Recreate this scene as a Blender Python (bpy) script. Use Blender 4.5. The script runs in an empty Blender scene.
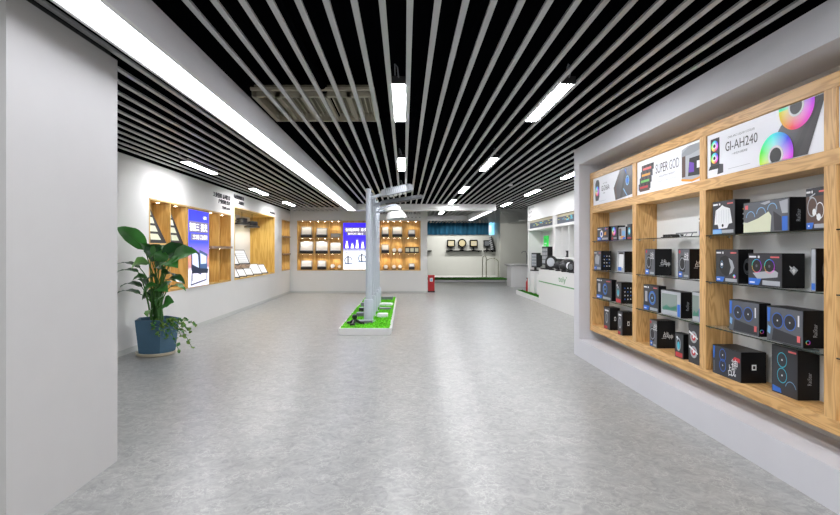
import bpy, math, random
from mathutils import Matrix, Vector, Euler
R = math.radians
random.seed(7)
S = bpy.context.scene
COL = S.collection

# ------------------------------------------------------------------ camera, world, exposure
cam_d = bpy.data.cameras.new('camera')
cam = bpy.data.objects.new('camera', cam_d); COL.objects.link(cam)
cam.location = (0, 0, 1.4); cam.rotation_euler = (R(90), 0, 0)
cam_d.sensor_width = 36; cam_d.lens = 500 / 840 * 36
cam_d.shift_x = 15.5 / 840; cam_d.shift_y = -6.9 / 840
cam_d.clip_start = 0.05; cam_d.clip_end = 200
S.camera = cam
w = bpy.data.worlds.new('world'); S.world = w; w.use_nodes = True
bg = w.node_tree.nodes['Background']; bg.inputs[0].default_value = (1, 0.985, 0.96, 1); bg.inputs[1].default_value = 0.95
S.view_settings.view_transform = 'Standard'; S.view_settings.look = 'None'
S.view_settings.gamma = 1; S.view_settings.exposure = 0.9
LAMP_E, TROUGH_E, POSTER_E, SPOT_W = 46.0, 4.0, 0.48, 4.0

# ------------------------------------------------------------------ materials
def hx(h):
    h = h.lstrip('#'); c = [int(h[i:i+2], 16) / 255 for i in (0, 2, 4)]
    return tuple((x / 12.92 if x <= .04045 else ((x + .055) / 1.055) ** 2.4) for x in c) + (1,)
MATS = {}
def mat(name, color='#808080', rough=.6, metal=0, emit=0, alpha=1, trans=0, spec=.5, noise=0, nscale=6, bump=0, bscale=40):
    if name in MATS: return MATS[name]
    m = bpy.data.materials.new(name); m.use_nodes = True; MATS[name] = m
    nt = m.node_tree; b = nt.nodes['Principled BSDF']; c = hx(color)
    b.inputs['Base Color'].default_value = c; b.inputs['Roughness'].default_value = rough
    b.inputs['Metallic'].default_value = metal; b.inputs['Specular IOR Level'].default_value = spec
    if trans: b.inputs['Transmission Weight'].default_value = trans; b.inputs['IOR'].default_value = 1.1
    if alpha < 1: b.inputs['Alpha'].default_value = alpha
    if emit:
        b.inputs['Emission Color'].default_value = c; b.inputs['Emission Strength'].default_value = emit
    tc = nt.nodes.new('ShaderNodeTexCoord')
    if noise:
        n = nt.nodes.new('ShaderNodeTexNoise'); n.inputs['Scale'].default_value = nscale; n.inputs['Detail'].default_value = 4
        r = nt.nodes.new('ShaderNodeValToRGB')
        r.color_ramp.elements[0].position = .3; r.color_ramp.elements[1].position = .7
        r.color_ramp.elements[0].color = tuple(x * (1 - noise) for x in c[:3]) + (1,)
        r.color_ramp.elements[1].color = tuple(min(1, x * (1 + noise)) for x in c[:3]) + (1,)
        nt.links.new(tc.outputs['Object'], n.inputs['Vector']); nt.links.new(n.outputs['Fac'], r.inputs['Fac'])
        nt.links.new(r.outputs['Color'], b.inputs['Base Color'])
    if bump:
        n2 = nt.nodes.new('ShaderNodeTexNoise'); n2.inputs['Scale'].default_value = bscale
        bp = nt.nodes.new('ShaderNodeBump'); bp.inputs['Strength'].default_value = bump; bp.inputs['Distance'].default_value = .01
        nt.links.new(tc.outputs['Object'], n2.inputs['Vector']); nt.links.new(n2.outputs['Fac'], bp.inputs['Height'])
        nt.links.new(bp.outputs['Normal'], b.inputs['Normal'])
    return m
def wood(name, axis, light='#d9b079', dark='#a87b41', rough=.45, ring=10.0, cont=1.0):
    if name in MATS: return MATS[name]
    m = bpy.data.materials.new(name); m.use_nodes = True; MATS[name] = m
    nt = m.node_tree; b = nt.nodes['Principled BSDF']; L = nt.links.new; N = nt.nodes.new
    tc = N('ShaderNodeTexCoord')
    def mapped(along, across):
        mp = N('ShaderNodeMapping'); sc = [across] * 3; sc[axis] = along
        mp.inputs['Scale'].default_value = sc; L(tc.outputs['Object'], mp.inputs['Vector']); return mp
    m1 = mapped(1.0, 9.0); n1 = N('ShaderNodeTexNoise'); n1.inputs['Scale'].default_value = 1.5; n1.inputs['Detail'].default_value = 1.5
    n1.inputs['Distortion'].default_value = .3
    L(m1.outputs[0], n1.inputs['Vector'])
    mul = N('ShaderNodeMath'); mul.operation = 'MULTIPLY'; mul.inputs[1].default_value = ring * 6.28; L(n1.outputs['Fac'], mul.inputs[0])
    sn = N('ShaderNodeMath'); sn.operation = 'SINE'; L(mul.outputs[0], sn.inputs[0])
    pw = N('ShaderNodeMapRange'); pw.inputs['From Min'].default_value = -1; L(sn.outputs[0], pw.inputs['Value'])
    m2 = mapped(3.0, 140.0); n2 = N('ShaderNodeTexNoise'); n2.inputs['Scale'].default_value = 1.0; n2.inputs['Detail'].default_value = 3
    L(m2.outputs[0], n2.inputs['Vector'])
    mx = N('ShaderNodeMix'); mx.data_type = 'FLOAT'; mx.inputs[0].default_value = .45
    L(pw.outputs[0], mx.inputs[2]); L(n2.outputs['Fac'], mx.inputs[3])
    r = N('ShaderNodeValToRGB'); cl, cd = hx(light), hx(dark)
    cd = tuple(cl[i] + (cd[i] - cl[i]) * cont for i in range(3)) + (1,)
    r.color_ramp.elements[0].position = .18; r.color_ramp.elements[0].color = cd
    r.color_ramp.elements[1].position = .62; r.color_ramp.elements[1].color = cl
    L(mx.outputs[0], r.inputs['Fac']); L(r.outputs['Color'], b.inputs['Base Color'])
    b.inputs['Roughness'].default_value = rough
    return m
def floor_mat():
    m = bpy.data.materials.new('flecked_vinyl'); m.use_nodes = True
    nt = m.node_tree; b = nt.nodes['Principled BSDF']; L = nt.links.new; N = nt.nodes.new
    tc = N('ShaderNodeTexCoord')
    n0 = N('ShaderNodeTexNoise'); n0.inputs['Scale'].default_value = 11; n0.inputs['Detail'].default_value = 6; n0.inputs['Roughness'].default_value = .68; n0.inputs['Distortion'].default_value = 1.6
    L(tc.outputs['Object'], n0.inputs['Vector'])
    r0 = N('ShaderNodeValToRGB'); e = r0.color_ramp.elements
    e[0].position = .3; e[0].color = hx('#828381'); e[1].position = .72; e[1].color = hx('#aaaaa7')
    L(n0.outputs['Fac'], r0.inputs['Fac'])
    nb = N('ShaderNodeTexNoise'); nb.inputs['Scale'].default_value = 16; nb.inputs['Detail'].default_value = 3; L(tc.outputs['Object'], nb.inputs['Vector'])
    mixv = N('ShaderNodeMix'); mixv.data_type = 'RGBA'; mixv.inputs[0].default_value = .14
    L(tc.outputs['Object'], mixv.inputs[6]); L(nb.outputs['Color'], mixv.inputs[7])
    vo = N('ShaderNodeTexVoronoi'); vo.feature = 'DISTANCE_TO_EDGE'; vo.inputs['Scale'].default_value = 17; L(mixv.outputs[2], vo.inputs['Vector'])
    r1 = N('ShaderNodeValToRGB'); e = r1.color_ramp.elements
    e[0].position = .0; e[0].color = (1, 1, 1, 1); e[1].position = .07; e[1].color = (0, 0, 0, 1)
    L(vo.outputs['Distance'], r1.inputs['Fac'])
    mk = N('ShaderNodeTexNoise'); mk.inputs['Scale'].default_value = 5; mk.inputs['Detail'].default_value = 3; L(tc.outputs['Object'], mk.inputs['Vector'])
    r2 = N('ShaderNodeValToRGB'); e = r2.color_ramp.elements; e[0].position = .42; e[1].position = .58; L(mk.outputs['Fac'], r2.inputs['Fac'])
    mm = N('ShaderNodeMath'); mm.operation = 'MULTIPLY'; L(r1.outputs['Color'], mm.inputs[0]); L(r2.outputs['Color'], mm.inputs[1])
    m3 = N('ShaderNodeMath'); m3.operation = 'MULTIPLY'; m3.inputs[1].default_value = .45; L(mm.outputs[0], m3.inputs[0])
    mx = N('ShaderNodeMix'); mx.data_type = 'RGBA'; L(m3.outputs[0], mx.inputs[0]); L(r0.outputs['Color'], mx.inputs[6]); mx.inputs[7].default_value = hx('#c9cac4')
    L(mx.outputs[2], b.inputs['Base Color'])
    b.inputs['Roughness'].default_value = .33; b.inputs['Specular IOR Level'].default_value = .5
    bp = N('ShaderNodeBump'); bp.inputs['Strength'].default_value = .12; bp.inputs['Distance'].default_value = .004
    L(n0.outputs['Fac'], bp.inputs['Height']); L(bp.outputs['Normal'], b.inputs['Normal'])
    return m
def uvmat(name, kind):
    if name in MATS: return MATS[name]
    m = bpy.data.materials.new(name); m.use_nodes = True; MATS[name] = m
    nt = m.node_tree; b = nt.nodes['Principled BSDF']; L = nt.links.new; N = nt.nodes.new
    uv = N('ShaderNodeUVMap'); sx = N('ShaderNodeSeparateXYZ'); L(uv.outputs[0], sx.inputs[0])
    b.inputs['Roughness'].default_value = .5
    if kind in ('rainbow', 'rainbow2'):
        a = N('ShaderNodeMath'); a.operation = 'ARCTAN2'; L(sx.outputs[1], a.inputs[0]); L(sx.outputs[0], a.inputs[1])
        d = N('ShaderNodeMath'); d.operation = 'DIVIDE'; d.inputs[1].default_value = -2 * math.pi / (.75 if kind == 'rainbow' else 1); L(a.outputs[0], d.inputs[0])
        f = N('ShaderNodeMath'); f.operation = 'ADD'; f.inputs[1].default_value = 1.78; L(d.outputs[0], f.inputs[0])
        g = N('ShaderNodeMath'); g.operation = 'FRACT'; L(f.outputs[0], g.inputs[0])
        ln = N('ShaderNodeVectorMath'); ln.operation = 'LENGTH'; L(uv.outputs[0], ln.inputs[0])
        mr = N('ShaderNodeMapRange'); mr.inputs['From Min'].default_value = .35; mr.inputs['From Max'].default_value = .9
        mr.inputs['To Min'].default_value = .45; mr.inputs['To Max'].default_value = .95; L(ln.outputs['Value'], mr.inputs['Value'])
        h = N('ShaderNodeCombineColor'); h.mode = 'HSV'; L(g.outputs[0], h.inputs[0]); L(mr.outputs[0], h.inputs[1]); h.inputs[2].default_value = .95
        L(h.outputs[0], b.inputs['Base Color'])
    else:   # vertical printed gradient of a backlit poster: blue sky down to a sunset and a pale base
        r = N('ShaderNodeValToRGB'); L(sx.outputs[1], r.inputs['Fac']); e = r.color_ramp.elements
        stops = [(0, '#d6d8ea'), (.22, '#e8e4ee'), (.26, '#b07a86'), (.36, '#e8966a'), (.44, '#8f78c8'), (.58, '#3a4be0'), (1, '#1d25e6')] if kind == 'sky' else \
                [(0, '#f2f2f6'), (.36, '#eef0f6'), (.42, '#b9b9dd'), (.46, '#4a35e8'), (1, '#3a20f0')]
        e[0].position = stops[0][0]; e[0].color = hx(stops[0][1]); e[1].position = 1; e[1].color = hx(stops[-1][1])
        for p, c in stops[1:-1]:
            q = e.new(p); q.color = hx(c)
        L(r.outputs[0], b.inputs['Base Color']); L(r.outputs[0], b.inputs['Emission Color']); b.inputs['Emission Strength'].default_value = POSTER_E
    return m
def window_glass():
    m = bpy.data.materials.new('clear_glass'); m.use_nodes = True
    b = m.node_tree.nodes['Principled BSDF']
    b.inputs['Base Color'].default_value = (.5, .62, .6, 1); b.inputs['Roughness'].default_value = .03
    b.inputs['Alpha'].default_value = .16
    return m

WALL = mat('white_wall_paint', '#d3d2cf', .7, noise=.015, nscale=2)
WALLG = mat('grey_wall_paint', '#bdbfba', .7, noise=.02, nscale=2)
WHITE = mat('white_lacquer', '#d8d8d6', .4)
WHITEP = mat('white_plastic', '#dcdedd', .4)
TRIMG = mat('frame_paint', '#cfcfd4', .55, noise=.01)
PLENUM = mat('black_plenum', '#07080b', .98, spec=0)
SLAT = mat('grey_aluminium_slat', '#b2b3b4', .42, metal=.3, noise=.05, nscale=1.2)
BLACK = mat('black_plastic', '#111114', .45)
BLACKG = mat('black_gloss_card', '#0b0b0e', .38, spec=.35)
DARKPRINT = mat('dark_grey_print', '#2b2c33', .35)
GREYPRINT = mat('grey_print', '#5b5e64', .4)
LGREY = mat('light_grey_print', '#a9adb3', .4)
WHITEINK = mat('white_ink', '#e6e8ea', .5)
BLACKINK = mat('black_ink', '#15151a', .5)
GREYINK = mat('grey_ink', '#6a6a70', .5)
BLUEINK = mat('blue_ink', '#2f6fd0', .5)
LBLUE = mat('light_blue_ink', '#7fb2dc', .5)
CYAN = mat('cyan_ink', '#3fc0d8', .5)
REDINK = mat('red_ink', '#c4333a', .5)
PINKINK = mat('pink_ink', '#e46a6a', .5)
ORANGE = mat('orange_ink', '#e8a13c', .5)
GREENINK = mat('green_ink', '#6cbf5a', .5)
CREAM = mat('cream_ink', '#d9dcc0', .5)
BROWN = mat('brown_ink', '#5a443a', .5)
PURPLE = mat('purple_ink', '#6a3fb0', .5)
PAPER = mat('white_poster_paper', '#eceef4', .4)
STEEL = mat('light_grey_steel', '#94989d', .38, metal=.35)
DSTEEL = mat('dark_grey_steel', '#6d7176', .4, metal=.4)
CHROME = mat('chrome', '#c8c9c4', .18, metal=1)
WOOD_Y = wood('oak_along_y', 1, light='#d9ae72', dark='#b2844a', ring=9, cont=.75); WOOD_Z = wood('oak_upright', 2, light='#d9ae72', dark='#b2844a', ring=9, cont=.75)
WOODIN_Z = wood('oak_side_shade', 2, light='#c0924f', dark='#936326', ring=4)  # darker oak copy with the sides' shade in its colour, unused
WARM_Z = wood('warm_ash_upright', 2, light='#c9a563', dark='#ad8545', ring=3, cont=.8)
WARM_Y = wood('warm_ash_along_y', 1, light='#c9a563', dark='#ad8545', ring=3, cont=.8)
WARM_X = wood('warm_ash_along_x', 0, light='#c9a563', dark='#ad8545', ring=3, cont=.8)
PINE = wood('pale_pine_upright', 2, light='#d9b463', dark='#c09440', ring=3, cont=.8)
GLASS = window_glass(); GEDGE = mat('glass_edge', '#16241f', .1)
LAMP = mat('lamp_diffuser', '#fbfbff', .5, emit=LAMP_E)
TROUGH = mat('trough_diffuser', '#f4f6ff', .5, emit=TROUGH_E)
SPOTM = mat('downlight_lens', '#fff0d8', .5, emit=25)
RAIN = uvmat('rainbow_print', 'rainbow'); RAIN2 = uvmat('rainbow_print_shifted', 'rainbow2')

# ------------------------------------------------------------------ mesh builder
TXT = {}
def text_geo(s):
    if s in TXT: return TXT[s]
    cu = bpy.data.curves.new('t', 'FONT'); cu.body = s; cu.size = 1; cu.resolution_u = 3; cu.fill_mode = 'FRONT'
    ob = bpy.data.objects.new('t', cu); COL.objects.link(ob)
    bpy.context.view_layer.update()
    dg = bpy.context.evaluated_depsgraph_get(); me = bpy.data.meshes.new_from_object(ob.evaluated_get(dg))
    vs = [v.co.copy() for v in me.vertices]; fs = [tuple(p.vertices) for p in me.polygons]
    if vs:
        x0 = min(v.x for v in vs); x1 = max(v.x for v in vs); y0 = min(v.y for v in vs); y1 = max(v.y for v in vs)
    else: x0 = y0 = 0; x1 = y1 = 1
    bpy.data.objects.remove(ob); bpy.data.curves.remove(cu); bpy.data.meshes.remove(me)
    TXT[s] = ([((v.x - x0) / (x1 - x0), (v.y - y0) / (y1 - y0)) for v in vs], fs, (x1 - x0) / (y1 - y0)); return TXT[s]
class MB:
    def __init__(s): s.v = []; s.f = []; s.m = []; s.mats = []; s.uv = []; s.M = Matrix(); s.sm = []
    def add(s, vs, fs, m, uv=None, smooth=False):
        n = len(s.v); s.v += [s.M @ Vector(v) for v in vs]
        if m not in s.mats: s.mats.append(m)
        k = s.mats.index(m)
        for f in fs:
            s.f.append([n + i for i in f]); s.m.append(k); s.sm.append(smooth)
            s.uv.append([uv[i] for i in f] if uv else [(0, 0)] * len(f))
        return s
    def box(s, c, d, m, rot=None, taper=1.0):
        x, y, z = (q / 2 for q in d); c = Vector(c)
        vs = [(-x, -y, -z), (x, -y, -z), (x, y, -z), (-x, y, -z), (-x * taper, -y * taper, z), (x * taper, -y * taper, z), (x * taper, y * taper, z), (-x * taper, y * taper, z)]
        vs = [Vector(v) for v in vs]
        if rot: e = Euler(rot).to_matrix(); vs = [e @ v for v in vs]
        return s.add([v + c for v in vs], [(3, 2, 1, 0), (4, 5, 6, 7), (0, 1, 5, 4), (1, 2, 6, 5), (2, 3, 7, 6), (3, 0, 4, 7)], m)
    def bb(s, x0, x1, y0, y1, z0, z1, m): return s.box(((x0 + x1) / 2, (y0 + y1) / 2, (z0 + z1) / 2), (abs(x1 - x0), abs(y1 - y0), abs(z1 - z0)), m)
    def prism(s, pts, h, m, z=0):           # pts in local xy, extruded along local z
        n = len(pts)
        return s.add([(x, y, z) for x, y in pts] + [(x, y, z + h) for x, y in pts],
                     [tuple(range(n - 1, -1, -1)), tuple(range(n, 2 * n))] + [(i, (i + 1) % n, n + (i + 1) % n, n + i) for i in range(n)], m)
    def poly(s, pts, m, k=1, uv=None): return s.add([(x, y, .0009 * k) for x, y in pts], [tuple(range(len(pts)))], m, uv)
    def rect(s, x0, y0, x1, y1, m, k=1, uv=False): return s.poly([(x0, y0), (x1, y0), (x1, y1), (x0, y1)], m, k, [(0, 0), (1, 0), (1, 1), (0, 1)] if uv else None)
    def ring(s, x, y, r1, r0, m, k=1, n=28, ax=1, a0=0, a1=360, uv=False):
        vs = []; uvs = []; fs = []
        for i in range(n + 1):
            a = R(a0 + (a1 - a0) * i / n); c, q = math.cos(a), math.sin(a)
            vs += [(x + r0 * c * ax, y + r0 * q, .0009 * k), (x + r1 * c * ax, y + r1 * q, .0009 * k)]; uvs += [(c * r0 / r1, q * r0 / r1), (c, q)]
        for i in range(n): fs.append((2 * i, 2 * i + 1, 2 * i + 3, 2 * i + 2))
        return s.add(vs, fs, m, uvs if uv else None)
    def disc(s, x, y, r, m, k=1, n=24, ax=1): return s.poly([(x + r * ax * math.cos(6.2832 * i / n), y + r * math.sin(6.2832 * i / n)) for i in range(n)], m, k)
    def text(s, t, x, y, h, m, k=2, width=None, deg=0, thick=0):   # x, y is the lower left corner
        vs, fs, asp = text_geo(t); wd = width or asp * h; c, q = math.cos(R(deg)), math.sin(R(deg)); z = .0009 * k + thick
        pv = [(x + u * wd * c - v * h * q, y + u * wd * q + v * h * c, z) for u, v in vs]
        s.add(pv, fs, m)
        if thick:
            cnt = {}
            for f in fs:
                for i in range(len(f)):
                    e = (f[i], f[(i + 1) % len(f)]); cnt[e] = 1
            n = len(pv); side = [(b, a, a + n, b + n) for a, b in cnt if (b, a) not in cnt]
            s.add(pv + [(a, b, 0) for a, b, _ in pv], side, m)
        return s
    def lathe(s, prof, m, n=20, c=(0, 0, 0), smooth=True, cap=True, off=0):
        vs = []; fs = []
        for r, z in prof:
            for i in range(n):
                a = 6.28319 * i / n + off; vs.append((c[0] + r * math.cos(a), c[1] + r * math.sin(a), c[2] + z))
        for j in range(len(prof) - 1):
            for i in range(n): fs.append((j * n + i, j * n + (i + 1) % n, (j + 1) * n + (i + 1) % n, (j + 1) * n + i))
        if cap: fs += [tuple(range(n - 1, -1, -1)), tuple((len(prof) - 1) * n + i for i in range(n))]
        return s.add(vs, fs, m, smooth=smooth)
    def tube(s, path, r, m, n=8, smooth=True):
        P = [Vector(p) for p in path]; vs = []; fs = []; k = len(P)
        rr = r if isinstance(r, (list, tuple)) else [r] * k
        up = None
        for i, p in enumerate(P):
            d = (P[min(i + 1, k - 1)] - P[max(i - 1, 0)]).normalized()
            if up is None: up = d.orthogonal().normalized()
            up = (up - d * up.dot(d)).normalized(); b = d.cross(up)
            for j in range(n):
                a = 6.28319 * j / n; vs.append(p + (up * math.cos(a) + b * math.sin(a)) * rr[i])
        for i in range(k - 1):
            for j in range(n): fs.append((i * n + j, i * n + (j + 1) % n, (i + 1) * n + (j + 1) % n, (i + 1) * n + j))
        fs += [tuple(range(n - 1, -1, -1)), tuple((k - 1) * n + j for j in range(n))]
        return s.add(vs, fs, m, smooth=smooth)
    def build(s, name, parent=None, loc=(0, 0, 0), rz=0, bevel=0, org=None):
        me = bpy.data.meshes.new(name)
        vs = s.v
        if org is not None: o = Vector(org); vs = [v - o for v in vs]; loc = org
        me.from_pydata([tuple(v) for v in vs], [], s.f)
        for m in s.mats: me.materials.append(m)
        me.polygons.foreach_set('material_index', s.m); me.polygons.foreach_set('use_smooth', s.sm)
        if any(any(p != (0, 0) for p in u) for u in s.uv):
            l = me.uv_layers.new(name='UVMap'); l.data.foreach_set('uv', [c for u in s.uv for p in u for c in p])
        me.update()
        if any(s.sm): me.set_sharp_from_angle(angle=R(40))
        ob = bpy.data.objects.new(name, me); COL.objects.link(ob)
        ob.location = loc; ob.rotation_euler = (0, 0, rz)
        if parent: ob.parent = parent
        if bevel:
            b = ob.modifiers.new('bevel', 'BEVEL'); b.width = bevel; b.segments = 2; b.limit_method = 'ANGLE'; b.angle_limit = R(50)
        return ob
def tag(o, label=None, cat=None, group=None, kind=None):
    if label: o['label'] = label
    if cat: o['category'] = cat
    if group: o['group'] = group
    if kind: o['kind'] = kind
    return o
def thing(name, label, cat, loc=(0, 0, 0), rz=0, group=None):
    o = bpy.data.objects.new(name, None); COL.objects.link(o); o.location = loc; o.rotation_euler = (0, 0, rz); o.empty_display_size = .1
    return tag(o, label, cat, group)
def frame(o, u, v):                          # matrix of a drawing plane: origin, right, up
    u = Vector(u); v = Vector(v); n = u.cross(v); m = Matrix((u, v, n)).transposed().to_4x4(); m.translation = Vector(o); return m
def faceL(x, y0, z): return frame((x, y0, z), (0, 1, 0), (0, 0, 1))     # on a wall that faces +X
def faceR(x, y1, z): return frame((x, y1, z), (0, -1, 0), (0, 0, 1))    # on a surface that faces -X
def faceF(x0, y, z): return frame((x0, y, z), (1, 0, 0), (0, 0, 1))     # on a surface that faces -Y
def struct(mb, name, **k): return tag(mb.build(name, **k), kind='structure')
def spot(name, loc, power, parent=None, ang=100, col=(1, .89, .72), blend=.6, size=.02):
    l = bpy.data.lights.new(name, 'SPOT'); l.energy = power; l.spot_size = R(ang); l.spot_blend = blend; l.color = col; l.shadow_soft_size = size
    o = bpy.data.objects.new(name, l); COL.objects.link(o); o.location = loc
    if parent: o.parent = parent
    return o

# ------------------------------------------------------------------ the setting
TOPZ = 3.5
b = MB(); b.bb(-6, 8, -5, 28, -.1, 0, floor_mat()); struct(b, 'floor')
b = MB(); b.bb(-6, 8, -5, 28, TOPZ, TOPZ + .1, PLENUM); ceiling = struct(b, 'ceiling')
SZ0, SZ1, SW = 2.76, 2.775, .037
for k in range(-8, 44):
    x = .03 + .1527 * k
    y1 = 24.6 if x > .70 else 16.5
    y0 = -3.5 if x < 2.2 else 6.78
    b = MB(); b.bb(x - SW / 2, x + SW / 2, y0, y1, SZ0, SZ1, SLAT); b.build('slat', ceiling)
for k in range(14):
    x = -1.75 - .1545 * k
    if x < -3.74: continue
    b = MB(); b.bb(x - SW / 2, x + SW / 2, -3.5, 16.5, 2.70, 2.715, SLAT); b.build('slat', ceiling)

# left wall with three niches
XL = -3.77
NA = (7.375, 10.85, .74, 2.18); NB = (11.07, 14.5, .744, 2.38); NC = (15.35, 16.42, .77, 2.36)
def holed(mb, lo, hi, z0, z1, holes, put):
    cur = lo
    for (a, c, p, q) in sorted(holes):
        put(mb, cur, a, z0, z1); put(mb, a, c, z0, p); put(mb, a, c, q, z1); cur = c
    put(mb, cur, hi, z0, z1)
b = MB(); b.bb(XL - .06, XL, -5, 16.5, 2.70, TOPZ, PLENUM); holed(b, -5, 16.5, 0, 2.70, [NA, NB, NC], lambda m, a, c, p, q: m.bb(XL - .06, XL, a, c, p, q, WALL))
struct(b, 'wall_left')
b = MB(); b.bb(-6, -5.95, -5, 28, 0, TOPZ, WALL); struct(b, 'wall_far_left')
b = MB(); b.bb(XL, XL + .012, 3.33, 16.5, 0, .07, WALLG); struct(b, 'baseboard_left')
# near partition block on the left
b = MB(); b.bb(-3.77, -1.912, 2.40, 3.33, 0, 2.665, mat('light_grey_wall_paint', '#bdbcbb', .7, noise=.01)); struct(b, 'wall_near_left')
b = MB(); b.bb(-3.77, -1.93, 2.44, 3.29, 2.666, 2.70, BLACK); struct(b, 'trim_1')
# back wall with two niches
YB = 16.5
ND = (-3.544, -2.06, .743, 2.39); NE = (-1.15, .53, .743, 2.39)
b = MB(); holed(b, XL, .756, 0, 2.83, [ND, NE], lambda m, a, c, p, q: m.bb(a, c, YB, YB + .06, p, q, WALL))
b.bb(XL, .756, YB + .5, YB + .55, 0, 2.83, WALL); b.bb(.70, .756, YB + .06, YB + .5, 0, 2.83, WALL)
struct(b, 'wall_back')
b = MB(); b.bb(XL + .012, .756, YB - .012, YB, 0, .07, WALLG); struct(b, 'baseboard_back')
# far room
b = MB(); b.bb(-6, 6, 26.6, 26.7, 0, TOPZ, WALLG); struct(b, 'wall_far')
b = MB(); b.bb(4.82, 8, 25.2, 26.6, 0, TOPZ, WALLG); struct(b, 'wall_far_right')
b = MB(); b.bb(6.8, 6.9, 6.78, 25.2, 0, TOPZ, WALL); b.bb(7.9, 8, -5, 28, 0, TOPZ, WALL); struct(b, 'wall_right')
b = MB(); b.bb(.0, 4.8, 22.4, 26.6, 0, .08, WHITE); struct(b, 'trim_2')

# right display wall: raised base, deep surround, recessed back
XF, XB2 = 2.30, 2.655
b = MB()
b.bb(XB2, 2.9, -4, 6.58, 0, TOPZ, WALL)
b.bb(XF, XB2, -4, 6.58, 2.53, 2.76, TRIMG); b.bb(XF + .02, XB2, -4, 6.58, 2.76, TOPZ, PLENUM)
b.bb(XF, 5.7, 6.58, 6.78, 0, 2.76, TRIMG); b.bb(XF + .02, 5.7, 6.6, 6.76, 2.76, TOPZ, PLENUM)
b.bb(XF, XB2, -4, 6.58, 0, .235, TRIMG)
struct(b, 'wall_display_right')

# light trough and ceiling ring
b = MB(); b.bb(-1.675, -1.415, -3.5, 14.7, 2.585, 2.80, TRIMG)
b.bb(-1.675, 2.69, 14.7, 14.95, 2.58, 2.77, WHITE); b.bb(2.44, 2.69, 14.95, 19.5, 2.58, 2.77, WHITE); b.bb(.76, 2.69, 19.5, 19.75, 2.58, 2.77, WHITE)
struct(b, 'trim_3')
t = thing('linear_light_trough', 'long white glowing light strip along the left ceiling beam', 'ceiling light', (-1.53, 5.6, 2.585))
b = MB(); b.bb(-.105, .105, -9.1, 9.0, -.012, 0, TROUGH); b.build('diffuser', t)
b = MB(); b.bb(-.125, -.105, -9.1, 9.0, -.018, 0, WHITEP); b.bb(.105, .115, -9.1, 9.0, -.018, 0, WHITEP); b.build('housing', t)
b = MB(); b.bb(2.50, 2.62, 15.0, 19.4, 2.572, 2.58, mat('soft_strip', '#f4f6ff', .5, emit=4.5)); tag(b.build('ring_glow_strip'), 'thin strip with added glow under the right side of the far ceiling ring', 'ceiling light')  # glow added for the white underside, also lights the ring
# ducts and pipes above the slats
b = MB()
for x, z, r in ((-.9, 3.2, .05), (.55, 3.25, .06), (1.9, 3.1, .04), (3.6, 3.2, .05)):
    b.tube([(x, -3, z), (x, 24, z)], r, PLENUM)
for y in (2.3, 7.2, 12, 17): b.bb(-3.7, 5.4, y, y + .12, 3.28, 3.4, PLENUM)
b.build('ceiling_pipe', ceiling)
b = MB()
GRILLE = mat('beige_grille', '#b5af9b', .6)
x0, x1, y0, y1, z = -1.68, -.36, 5.58, 6.67, 3.12
b.bb(x0, x1, y0, y0 + .05, z, z + .1, GRILLE); b.bb(x0, x1, y1 - .05, y1, z, z + .1, GRILLE)
b.bb(x0, x1, y0 - .14, y0 - .09, z + .03, z + .06, GRILLE)
for i in range(6):
    x = x0 + (x1 - x0) * i / 5; b.bb(x - .025, x + .025, y0, y1, z, z + .1, GRILLE)
b.bb(x0, x1, y0, y1, z + .1, z + .13, mat('grille_inner', '#7d7765', .7))
for i in range(5):
    for j in range(4): x = x0 + (x1 - x0) * (i + .2 + j * .2) / 5; b.bb(x - .006, x + .006, y0, y1, z + .05, z + .06, GRILLE)
tag(b.build('air_grille', org=(-1.02, 6.1, 3.12)), 'beige air conditioning grille above the ceiling slats', 'air grille')

# pendant-less batten lamps between the slats
def batten(x, y, z, label):
    t = thing('batten_lamp', label, 'ceiling lamp', (x, y, z), 0, 'batten lamps between the ceiling slats')
    b = MB(); b.bb(-.050, .050, -.59, .59, 0, .008, LAMP); b.build('diffuser', t)
    b = MB(); b.bb(-.055, .055, -.60, .60, .008, .05, WHITEP); b.bb(-.055, .055, -.63, -.59, -.004, .05, BLACK); b.bb(-.055, .055, .59, .61, -.004, .05, BLACK); b.build('housing', t)
    b = MB()
    b.tube([(0, -.61, .03), (-.01, -.72, .09), (-.03, -.70, .12), (-.03, -.62, .06)], .006, DSTEEL, 6); b.build('cable', t)
for x, ys, z, nm in ((-.046, (-1.8, 1.4, 4.66, 7.92, 11.17), 2.757, 'middle row'), (1.328, (-1.8, 1.4, 4.66, 7.92, 11.17, 13.9, 18.0), 2.757, 'row right of the middle'),
                     (3.008, (8.9, 11.75, 14.75, 17.9), 2.757, 'row nearest the right wall'), (-3.22, (7.88, 11.05, 13.9), 2.697, 'row nearest the left wall')):
    for i, y in enumerate(ys):
        o = [q for q in ys if q > 3]; j = o.index(y) if y in o else -1
        word = ['nearest', 'second', 'third', 'fourth', 'fifth'][j] if j >= 0 else ('overhead' if y > 0 else 'behind the viewpoint')
        batten(x, y, z, 'white batten lamp in the ceiling %s, %s one from the front' % (nm, word) if j >= 0 else 'white batten lamp in the ceiling %s, %s' % (nm, word))
b = MB(); b.lathe([(.03, 0), (.05, .012), (.05, .03), (.02, .035)], WHITEP, 16); tag(b.build('smoke_detector', loc=(2.18, 10.3, 2.73)), 'small round white detector between the right ceiling slats', 'detector')

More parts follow.
